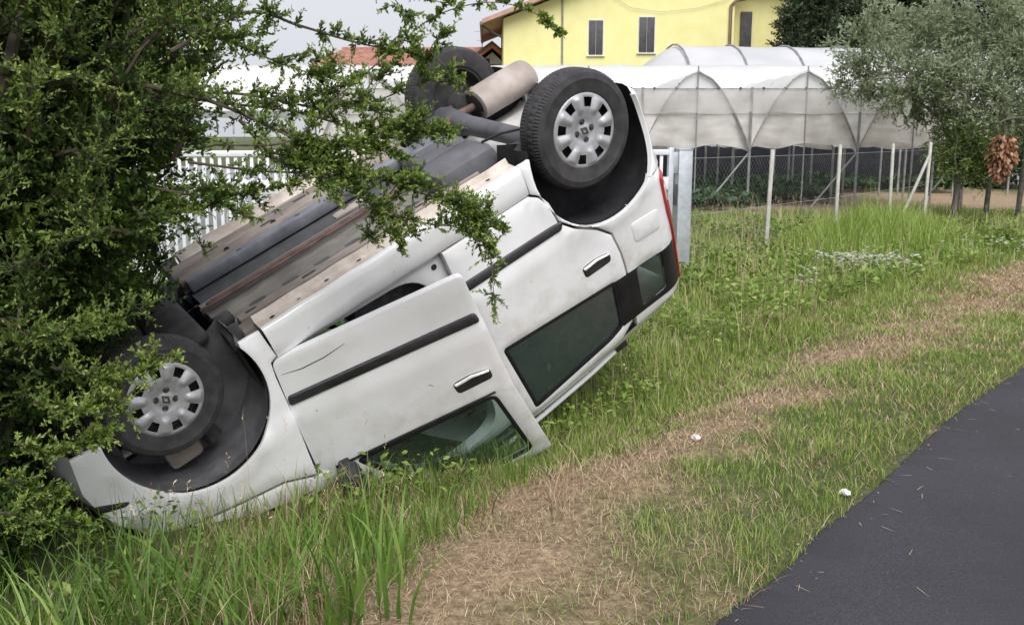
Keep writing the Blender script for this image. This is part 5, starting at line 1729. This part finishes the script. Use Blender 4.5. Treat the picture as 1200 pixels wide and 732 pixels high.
def build_greenhouses():
    rs = np.random.default_rng(77)
    # (a) row of small gothic bays whose open ends face the meadow
    Y0, pitch = 21.0, 2.385
    where = ['left end of the row, mostly behind the bush', 'second from the left, behind the far rear wheel', 'behind the raised muffler and near rear wheel', 'just right of the raised rear wheel', 'in the middle between the gate post and the olive tree', 'rightmost, half behind the olive crown']
    hw = pitch / 2
    zr, ze, zb = 2.98, 2.30, 1.30
    def arch_pt(t):
        """t 0 at the springing, 1 at the ridge: horizontal distance from the ridge and height"""
        a = t * PI / 2
        return hw * (1 - t) ** 0.58, zb + (zr - zb) * t
    for i in range(6):
        cx = 4.05 + (i - 3) * pitch
        g = empty('plastic_tunnel', (cx, Y0, 0))
        tag(g, 'small pointed plastic tunnel bay, ' + where[i], 'greenhouse', 'pointed plastic tunnel bays in one row')
        Pp = M['pipe']
        dep = 5.0
        # ribs
        for yy in (0.0, 1.6, 3.2, 4.8):
            for s in (-1, 1):
                pts = [(s * arch_pt(t)[0], yy, arch_pt(t)[1]) for t in np.linspace(0, 1, 11)]
                MB().tube(pts, (0.024 if s > 0 else 0.012) if yy == 0 else 0.018, 6).obj('rib', Pp, g)
        MB().tube([(0, 0, -0.1), (0, 0, zr + 0.12)], 0.016, 6).obj('ridge_post', Pp, g)
        MB().tube([(hw, 0.02, -0.1), (hw, 0.02, 2.65)], 0.030, 8).obj('valley_post', M['pipe'], g)
        for yy in (1.6, 3.2, 4.8):
            MB().tube([(hw, yy, -0.1), (hw, yy, 1.4)], 0.028, 6).obj('valley_post', Pp, g)
        MB().tube([(hw, 0.05, 1.25), (hw - 0.95, 0.05, 0.05)], 0.022, 6).obj('brace', Pp, g)
        MB().tube([(-hw, 0.03, 2.62), (hw, 0.03, 2.62)], 0.015, 6).obj('eave_pipe', Pp, g)
        for q in range(5):
            o = MB().box(-0.02, 0.02, -0.03, 0.03, -0.035, 0.035).obj('clip', M['steel_dark'], g, False)
            o.location = (-hw + 0.25 + q * 0.47, 0.03, 2.62)
        MB().tube([(-hw, 0.03, 2.08), (hw, 0.03, 2.08)], 0.008, 5).obj('wire', M['pipe'], g)
        if i % 2 == 1:
            MB().tube([(-hw + 0.1, 0.6, 1.78), (0.1, 0.6, 1.76)], 0.02, 6).obj('cross_pipe', Pp, g)
        # front sheet: hangs from the eave pipe across the bay, sagging along its lower edge
        rows = []
        for v in np.linspace(0, 1, 12):
            row = []
            for x in np.linspace(-hw, hw, 29):
                u = x / hw
                low = 1.40 + 0.05 * math.cos(u * 2.4 + i * 1.3) + 0.035 * math.sin(u * 7 + i * 2) - 0.20 * max(0, u) ** 5
                row.append((x, 0.06 + (0.07 * math.sin(u * 4.5 + i) + 0.03 * math.sin(u * 13 + i * 3)) * (1 - v) + 0.012 * math.sin(v * 14 + u * 6), low + (2.60 - low) * v))
            rows.append(row)
        sheet('front_sheet', rows, M['film_beige'], g)
        tc_ = 1 - (2.63 - zb) / (zr - zb)
        gv = [(0.0, 0.06, zr - 0.02)]
        for t in np.linspace(0.98, 1 - tc_, 8):
            gv.append((arch_pt(t)[0], 0.06, arch_pt(t)[1]))
        gv += [(-x, y, z) for x, y, z in reversed(gv[1:])]
        pyobj('gable_film', gv, [tuple(range(len(gv)))], M['film_white'], g, smooth=False)
        rows = [[(x, -0.03 + 0.015 * math.sin(x * 5 + z * 9), z + (0.03 * math.sin(x * 4 + i) if z < 2.3 else 0)) for x in np.linspace(-hw, hw, 21)] for z in (2.10, 2.28, 2.45, 2.60)]
        sheet('wire_sheet', rows, M['film_veil'], g)
        rows = [[(x, 1.7 + 0.05 * math.sin(x * 6 + z * 5 + i), z + (0.07 * math.sin(x * 2.6 + i * 2) if z < 1.5 else 0)) for x in np.linspace(-hw, hw, 21)] for z in (1.36, 1.6, 1.85, 2.1, 2.35)]
        sheet('inner_curtain', rows, M['film_beige'], g)
        # roof film over the ribs
        rows = []
        for yy in np.linspace(0.0, dep, 12):
            row = []
            for u in np.linspace(-1, 1, 25):
                hx, hz = arch_pt(min(1.0, max(0.0, (1 - abs(u)) * 0.98 + 0.02)))
                row.append(((1 if u > 0 else -1) * hx, yy, hz + 0.035 - 0.03 * abs(math.sin(yy / 1.6 * PI)) + 0.01 * rs.normal()))
            rows.append(row)
        sheet('roof_film', rows, M['film_white'], g)
    # (b) long white tunnel lying across behind the bays
    t = empty('long_greenhouse', (0, 27.5, 0))
    tag(t, 'long low white plastic greenhouse lying crosswise behind the pointed bays', 'greenhouse')
    rows = []
    for x in np.linspace(-14, 13.5, 56):
        row = []
        for a in np.linspace(0.10, 0.92, 15):
            th = a * PI
            row.append((x, -1.75 * math.cos(th), 1.45 + 2.15 * math.sin(th) ** 0.8 - 0.03 * abs(math.sin(x * PI / 1.5)) + 0.015 * rs.normal()))
        rows.append(row)
    sheet('roof_film', rows, M['film_white'], t)
    for x in np.arange(-13.5, 13.6, 1.5):
        MB().tube([(x, -1.75 * math.cos(a * PI), 1.43 + 2.13 * math.sin(a * PI) ** 0.8) for a in np.linspace(0.02, 0.98, 13)], 0.025, 5).obj('rib', M['pipe'], t)
        MB().tube([(x, -1.75, -0.1), (x, -1.75, 1.6)], 0.03, 6).obj('post', M['pipe'], t)
    # (c) big grey tunnel further back
    b = at(722, 110, 34.0)
    t = empty('tall_greenhouse', (b.x, 34.0, 0), R(7))
    tag(t, 'tall grey translucent plastic tunnel with hoop ribs below the yellow house', 'greenhouse')
    rows = []
    for x in np.linspace(0, 17, 40):
        row = []
        k_ = 0.55 + 0.45 * min(1, (x / 2.0) ** 0.5)          # domed end
        for a in np.linspace(0.0, 1.0, 19):
            th = a * PI
            row.append((x, -3.2 * math.cos(th) * k_, 4.75 * k_ * math.sin(th) ** 0.75 - 0.03 * abs(math.sin(x * PI / 2))))
        rows.append(row)
    sheet('roof_film', rows, M['film_grey'], t)
    for x in np.arange(0.0, 17.1, 2.0):
        k_ = (0.55 + 0.45 * min(1, (x / 2.0) ** 0.5)) * 1.006
        MB().tube([(x, -3.2 * math.cos(a * PI) * k_, 4.75 * k_ * math.sin(a * PI) ** 0.75) for a in np.linspace(0, 1, 17)], 0.035, 5).obj('rib', M['pipe'], t)
    # (d) low white tunnel just behind the gate
    t = empty('low_tunnel', (-7.5, 13.0, 0))
    tag(t, 'low dull grey plastic tunnel close behind the picket gate', 'greenhouse')
    rows = []
    for x in np.linspace(0, 8.6, 36):
        k_ = min(1.0, 0.35 + (min(x, 8.6 - x) / 0.6) ** 0.6 * 0.65) if min(x, 8.6 - x) < 0.6 else 1.0
        rows.append([(x, -1.0 * math.cos(a * PI) * k_, 1.22 * k_ * math.sin(a * PI) ** 0.6 - 0.025 * abs(math.sin(x * PI / 1.1)) + 0.008 * rs.normal()) for a in np.linspace(0, 1, 15)])
    sheet('roof_film', rows, M['film_dark'], t)
    for x in np.arange(0.55, 8.3, 1.1):
        MB().tube([(x, -1.0 * math.cos(a * PI), 1.21 * math.sin(a * PI) ** 0.6) for a in np.linspace(0, 1, 13)], 0.016, 5).obj('rib', M['pipe'], t)
    # black shade net closing the field
    n = empty('shade_net', (1.0, 30.5, 0))
    tag(n, 'black shade net hung low between posts at the back of the field', 'net')
    rows = []
    for x in np.linspace(-8, 14, 45):
        rows.append([(x, 0.06 * math.sin(x * 2.3 + z), z * (1.50 + 0.04 * math.sin(x * 1.7))) for z in np.linspace(0.0, 1.0, 6)])
    sheet('netting', rows, M['net'], n)
    for x in np.arange(-8, 14.1, 2.2):
        MB().tube([(x, -0.06, -0.1), (x, -0.06, 1.6)], 0.03, 6).obj('post', M['pipe'], n)


def build_crops():
    P, T = [], []
    rs = np.random.default_rng(15)
    for row in np.arange(20.6, 30.0, 0.85):
        n = 1500
        x = rs.uniform(1.6, 13.0, n)
        y = row + rs.normal(0, 0.20, n)
        keep = (hashn(x, y, 1.2) > 0.15) & ~((x > 8.0) & (y < 27)) & ~((x > 5.4) & (y < 22.5))
        x, y = x[keep], y[keep]
        hh = 0.18 + 0.22 * hashn(x, y, 2.0)
        z = rs.random(len(x)) ** 0.6 * hh + 0.05
        P.append(np.stack([x, y, z], 1)); T.append(0.15 + 0.6 * z / 0.4 * rs.random(len(x)))
    P = np.concatenate(P); T = np.clip(np.concatenate(T), 0, 1); n = len(P)
    D = np.stack([rs.normal(size=n), rs.normal(size=n), rs.uniform(-0.2, 0.8, n)], 1)
    tag(leaves('crop_rows', P, D, rs.uniform(0.14, 0.26, n), rs.uniform(0.10, 0.17, n), M['crop'], T, up=np.array([0, 0, 1.0])), kind='stuff')


build_greenhouses()
build_crops()


# ------------------------------------------------------------------ houses
def build_houses():
    # yellow house, gable end towards the meadow
    Yh = 52.0
    p = lambda px, py: at(px, py, Yh)
    L0 = p(590, 30); R0 = p(862, 30)
    zap = 12.2
    g = empty('yellow_house', (L0.x, Yh, 0), R(1.5))
    tag(g, 'large yellow rendered house with dark shutters and a low pitched roof', 'house')
    W = R0.x - L0.x
    zt = p(590, 22).z
    sl = math.tan(R(21))
    xm = W * 0.80
    zr = zt + xm * sl
    Yw = M['yellow_wall']
    prof = [(0, 0), (W, 0), (W, zr - (W - xm) * sl), (xm, zr), (0, zt)]
    V = [(x, 0.0, z) for x, z in prof] + [(x, 9.0, z) for x, z in prof]
    F = [(0, 1, 2, 3, 4), (9, 8, 7, 6, 5)] + [(i, i + 5, (i + 1) % 5 + 5, (i + 1) % 5) for i in range(5) if i not in (2, 3)]
    wl = pyobj('wall', V, F, Yw, g, smooth=False)
    # windows with closed shutters
    for (x0, x1, y0, y1) in ((690, 707, 24, 64), (749, 768, 20, 61)):
        a, b_ = p(x0, y1), p(x1, y0)
        wx0, wx1, z0, z1 = a.x - L0.x, b_.x - L0.x, a.z, b_.z
        w = empty('window', (0, 0, 0)); w.parent = g
        MB().box(wx0 - 0.05, wx1 + 0.05, -0.02, 0.02, z0 - 0.04, z1 + 0.05).obj('frame', M['white_wall'], w, False)
        mid = (wx0 + wx1) / 2
        MB().box(wx0, mid - 0.012, -0.055, -0.021, z0, z1, bev=0.006).box(mid + 0.012, wx1, -0.055, -0.021, z0, z1, bev=0.006).obj('shutter', M['shutter'], w)
        MB().box(wx0 - 0.12, wx1 + 0.12, -0.10, -0.021, z0 - 0.10, z0 - 0.045, bev=0.01).obj('sill', M['white_wall'], w)
    # roof: two slopes with a wide eave, and gable verge boards
    rf = []
    ov = 1.15
    th = 0.22
    for s in (-1, 1):
        xe = -ov if s < 0 else W + ov
        ze = zt - ov * sl if s < 0 else zr - (W - xm + ov) * sl
        V = [(xe, -0.8, ze), (xm, -0.8, zr), (xm, 9.6, zr), (xe, 9.6, ze)]
        V = [(x, y, z + 0.10) for x, y, z in V] + [(x, y, z + 0.10 + th) for x, y, z in V]
        o = pyobj('roof', V, [(3, 2, 1, 0), (4, 5, 6, 7), (0, 1, 5, 4), (1, 2, 6, 5), (2, 3, 7, 6), (3, 0, 4, 7)], M['eave'], g, smooth=False)
    MB().tube([(-ov - 0.03, -0.85, zt - ov * sl + 0.12), (-ov - 0.03, 9.5, zt - ov * sl + 0.12)], 0.09, 8).obj('gutter', M['copper'], g)
    MB().tube([(-ov, -0.3, zt - ov * sl + 0.05), (-0.45, -0.12, zt - ov * sl - 0.35), (-0.06, -0.07, zt - ov * sl - 0.55)], 0.05, 8).obj('gutter_elbow', M['shutter'], g)
    x1 = p(659, 40).x - L0.x
    MB().tube([(x1, -0.06, 0), (x1, -0.06, p(659, -20).z)], 0.05, 8).obj('downpipe', M['pipe'], g)
    x1 = p(857, 30).x - L0.x
    MB().tube([(x1, -0.10, 0), (x1, -0.10, p(857, 6).z), (x1 + 0.25, -0.10, p(857, 0).z), (x1 + 0.8, -0.05, p(857, -2).z)], 0.085, 8).obj('downpipe', M['copper'], g)
    x1 = p(741, 40).x - L0.x
    MB().box(x1 - 0.03, x1 + 0.03, -0.012, 0.002, 3, zr - 1.2).obj('joint_strip', M['yellow_wall'], g, False)
    # power cable sagging across the wall
    MB().tube([(p(715, 0).x - L0.x, -0.1, p(715, -6).z), (p(740, 0).x - L0.x, -0.1, p(760, 9).z), (p(775, 0).x - L0.x, -0.1, p(775, 14).z), (p(820, 0).x - L0.x, -0.1, p(820, 9).z), (p(857, 0).x - L0.x, -0.1, p(857, -2).z)], 0.011, 5).obj('cable', M['pipe'], g)
    # set-back wing on the right with a balcony door
    xa, xb = W - 0.05, p(940, 30).x - L0.x
    ztop = p(900, -30).z
    MB().box(xa, xb, 2.5, 9.0, 0, ztop).obj('wing_wall', Yw, g, False)
    MB().box(xa - 0.1, xb + 0.6, 1.3, 9.4, ztop + 0.003, ztop + 0.35, bev=0.02).obj('wing_roof', M['eave'], g)
    q0, q1 = at(870, 56, Yh + 2.4), at(885, 13, Yh + 2.4)
    MB().box(q0.x - L0.x, q1.x - L0.x, 2.36, 2.497, q0.z - 0.6, q1.z, bev=0.01).obj('balcony_door', M['shutter'], g)
    MB().tube([(xb - 0.12, 1.5, 0), (xb - 0.12, 1.5, ztop)], 0.14, 10).obj('porch_post', Yw, g)

    # red roofed house on the left
    Yr = 58.0
    q = lambda px, py: at(px, py, Yr)
    A = q(392, 78); B = q(606, 78)
    apex = q(577, 50)
    g = empty('red_roofed_house', (A.x, Yr, 0))
    tag(g, 'low white house with a red tiled roof and a brown gable beyond the greenhouses', 'house')
    W = B.x - A.x
    ze = A.z; zr = q(480, 52).z
    gx0 = q(553, 70).x - A.x; gx1 = q(606, 78).x - A.x; gxm = q(577, 50).x - A.x
    gz = zr; d = 7.0
    MB().box(0.4, W - 0.35, 0.6, d, 0, ze - 0.05).obj('wall', M['white_wall'], g, False)
    pyobj('gable_wall', [(gx0 + 0.35, 0.0, 0), (gx1 - 0.35, 0.0, 0), (gx1 - 0.35, 0.0, ze - 0.25), (gxm, 0.0, gz - 0.45), (gx0 + 0.35, 0.0, ze + 0.15)] + [(gx0 + 0.35, 4.0, 0), (gx1 - 0.35, 4.0, 0), (gx1 - 0.35, 4.0, ze - 0.25), (gxm, 4.0, gz - 0.45), (gx0 + 0.35, 4.0, ze + 0.15)], [(0, 1, 2, 3, 4), (1, 6, 7, 2), (0, 4, 9, 5)], M['white_wall'], g, smooth=False)
    # main roof: front slope built as rows of tiles
    xs0, xs1 = -1.6, gxm
    run, rise = 3.4, zr - ze
    ym = run
    base = MB()
    base.add([(xs0, -0.5, ze - 0.1), (W + 0.2, -0.5, ze - 0.1), (gxm, ym, zr), (0.0, ym, zr), (0.0, 2 * ym, ze), (W, 2 * ym, ze)], [(0, 1, 2, 3), (3, 2, 5, 4)])
    rf = base.obj('roof', M['roof_tile'], g, False)
    rows_n = 13
    for r_ in range(rows_n):
        v0, v1 = r_ / rows_n, (r_ + 1.12) / rows_n
        xl = xs0 + (0.0 - xs0) * v0; xr = (W + 0.2) + (gxm - W - 0.2) * v0
        y0, z0 = -0.5 + (ym + 0.5) * v0, ze - 0.1 + (zr - ze + 0.1) * v0
        y1, z1 = -0.5 + (ym + 0.5) * v1, ze - 0.1 + (zr - ze + 0.1) * v1
        m = MB()
        V, F = [], []
        n = int((xr - xl) / 0.16)
        for k in range(n + 1):
            x = xl + (xr - xl) * k / n
            h = 0.03 + 0.03 * (k % 2)
            V += [(x, y0, z0 + h + 0.03), (x, y1, z1 + h - 0.01), (x, y0, z0 - 0.01)]
        for k in range(n):
            a = k * 3
            F += [(a, a + 3, a + 4, a + 1), (a + 2, a + 5, a + 3, a)]
        pyobj('tile_row', V, F, M['roof_tile'], rf, smooth=False)
    MB().tube([(-0.1, ym, zr + 0.03), (gxm + 0.1, ym, zr + 0.03)], 0.12, 8).obj('ridge_tiles', M['roof_tile'], rf)
    # projecting gable roof: two slopes and brown barge boards
    for (xe, zl) in ((gx0 - 0.2, ze + 0.25), (gx1 + 0.25, ze - 0.15)):
        V = [(gxm, -0.9, gz + 0.12), (xe, -0.9, zl + 0.12), (xe, 3.4, zl + 0.12), (gxm, 3.4, gz + 0.12)]
        V += [(x, y, z - 0.14) for x, y, z in V]
        pyobj('gable_roof', V, [(0, 1, 2, 3), (7, 6, 5, 4), (0, 4, 5, 1), (1, 5, 6, 2)], M['dark_wood'], g, smooth=False)
        V = [(gxm, -0.82, gz - 0.02), (xe, -0.82, zl - 0.02), (xe, -0.82, zl - 0.28), (gxm, -0.82, gz - 0.30)]
        V += [(x, y + 0.05, z) for x, y, z in V]
        pyobj('barge_board', V, [(0, 1, 2, 3), (7, 6, 5, 4), (3, 2, 6, 7), (0, 4, 5, 1)], M['brown_wood'], g, smooth=False)
    w0, w1 = q(566, 76), q(574, 69)
    MB().box(w0.x - A.x, w1.x - A.x, -0.03, -0.004, w0.z, w1.z).obj('window', M['shutter'], g, False)
    an = q(563, 44)
    m = MB().tube([(an.x - A.x, ym, zr), (an.x - A.x, ym, q(563, 26).z)], 0.03, 5)
    for z_, w_ in ((q(563, 30).z, 0.5), (q(563, 41).z, 0.35)):
        m.tube([(an.x - A.x - w_, ym, z_), (an.x - A.x + w_, ym, z_)], 0.018, 4)
    m.obj('aerial', M['pipe'], g)


build_houses()


# ------------------------------------------------------------------ small things
def build_small():
    def scrap(name, label, cat, px, py, Y, r_, seed, mat, group=None):
        rs = np.random.default_rng(seed)
        bm = bmesh.new()
        bmesh.ops.create_icosphere(bm, subdivisions=2, radius=r_)
        for v in bm.verts:
            v.co *= rs.uniform(0.7, 1.2)
            v.co.z *= 0.6
        c = at(px, py, Y)
        me = bpy.data.meshes.new(name); bm.to_mesh(me); bm.free()
        o = link_mesh(name, me, None, mat)
        o.location = (c.x, c.y, float(ground_z(c.x, c.y)) + r_ * 0.75)
        tag(o, label, cat, group)
    scrap('paper_scrap', 'small crumpled white paper on the mown verge at the asphalt edge', 'litter', 990, 582, 4.02, 0.026, 1, M['paper'], 'white scraps lying on the verge')
    scrap('paper_scrap', 'small pale stone-like scrap where the dry strip meets the long grass', 'litter', 815, 521, 4.75, 0.028, 2, M['concrete'], 'white scraps lying on the verge')
    # orange sack hanging under the olive tree
    rs = np.random.default_rng(8)
    c = at(1174, 184, 17.7)
    o = empty('dry_leaf_bundle', c)
    tag(o, 'bundle of dry orange brown leaves hanging from the olive branch', 'leaf bundle')
    n = 420
    a = rs.uniform(0, 2 * PI, n); zz = rs.uniform(-0.42, 0.36, n)
    rad = 0.25 * np.clip(1 - np.abs((zz - 0.05) / 0.46) ** 2.2, 0.12, 1) * rs.uniform(0.5, 1.0, n)
    P = np.stack([rad * np.cos(a), rad * 0.7 * np.sin(a), zz + 0.06], 1)
    D = np.stack([np.cos(a) * 0.5, np.sin(a) * 0.5, np.full(n, -0.9)], 1) + rs.normal(size=(n, 3)) * 0.35
    lv = leaves('dry_leaves', P, D, rs.uniform(0.09, 0.20, n), rs.uniform(0.05, 0.09, n), leaf_mat('dry_orange_leaves', [(0.0, (0.10, 0.045, 0.025)), (0.5, (0.36, 0.17, 0.09)), (1.0, (0.62, 0.42, 0.30))], 0.8, 0.2), rs.random(n), parent=o)
    lv['kind'] = 'stuff'
    MB().tube([(0, 0, -0.40), (0.01, 0, 0.30), (0.01, 0, 0.45), (-0.02, 0.02, 0.72)], 0.016, 6).obj('stem', M['twig'], o)
    # white plastic scrap caught in the olive tree
    c = at(1063, 125, 18.6)
    bm = bmesh.new(); bmesh.ops.create_icosphere(bm, subdivisions=2, radius=0.15)
    for v in bm.verts:
        v.co.x *= 0.6 * rs.uniform(0.7, 1.2); v.co.y *= 0.3; v.co.z *= rs.uniform(0.8, 1.3)
    me = bpy.data.meshes.new('plastic_scrap'); bm.to_mesh(me); bm.free()
    o = link_mesh('plastic_scrap', me, None, M['paper']); o.location = c
    tag(o, 'white plastic scrap caught in the left side of the olive crown', 'litter')
    # straw and leaf bits blown onto the asphalt
    n = 45
    y = rs.uniform(2.7, 6.0, n)
    off = -np.abs(rs.normal(0, 0.14, n)) - 0.02
    x = np.interp(y, _re_y, _re_x) - off * 1.28
    P = np.stack([x, y, np.full(n, 0.024)], 1)
    blades('straw_on_road', P, rs.uniform(0.02, 0.09, n), 1.6, rs.uniform(0, 6.28, n), 0.003, M['straw'], rs.uniform(0.4, 1, n), 2, 0.0)
    n = 700
    y = rs.uniform(2.5, 8.0, n)
    x = np.interp(y, _re_y, _re_x) + rs.normal(0.0, 0.035, n)
    P = np.stack([x, y, np.full(n, 0.016)], 1)
    D = np.stack([rs.normal(size=n), rs.normal(size=n), rs.normal(size=n) * 0.2], 1)
    tag(leaves('edge_grit', P, D, rs.uniform(0.005, 0.016, n), rs.uniform(0.004, 0.011, n), M['straw'], rs.uniform(0.0, 0.5, n)), kind='stuff')


build_small()
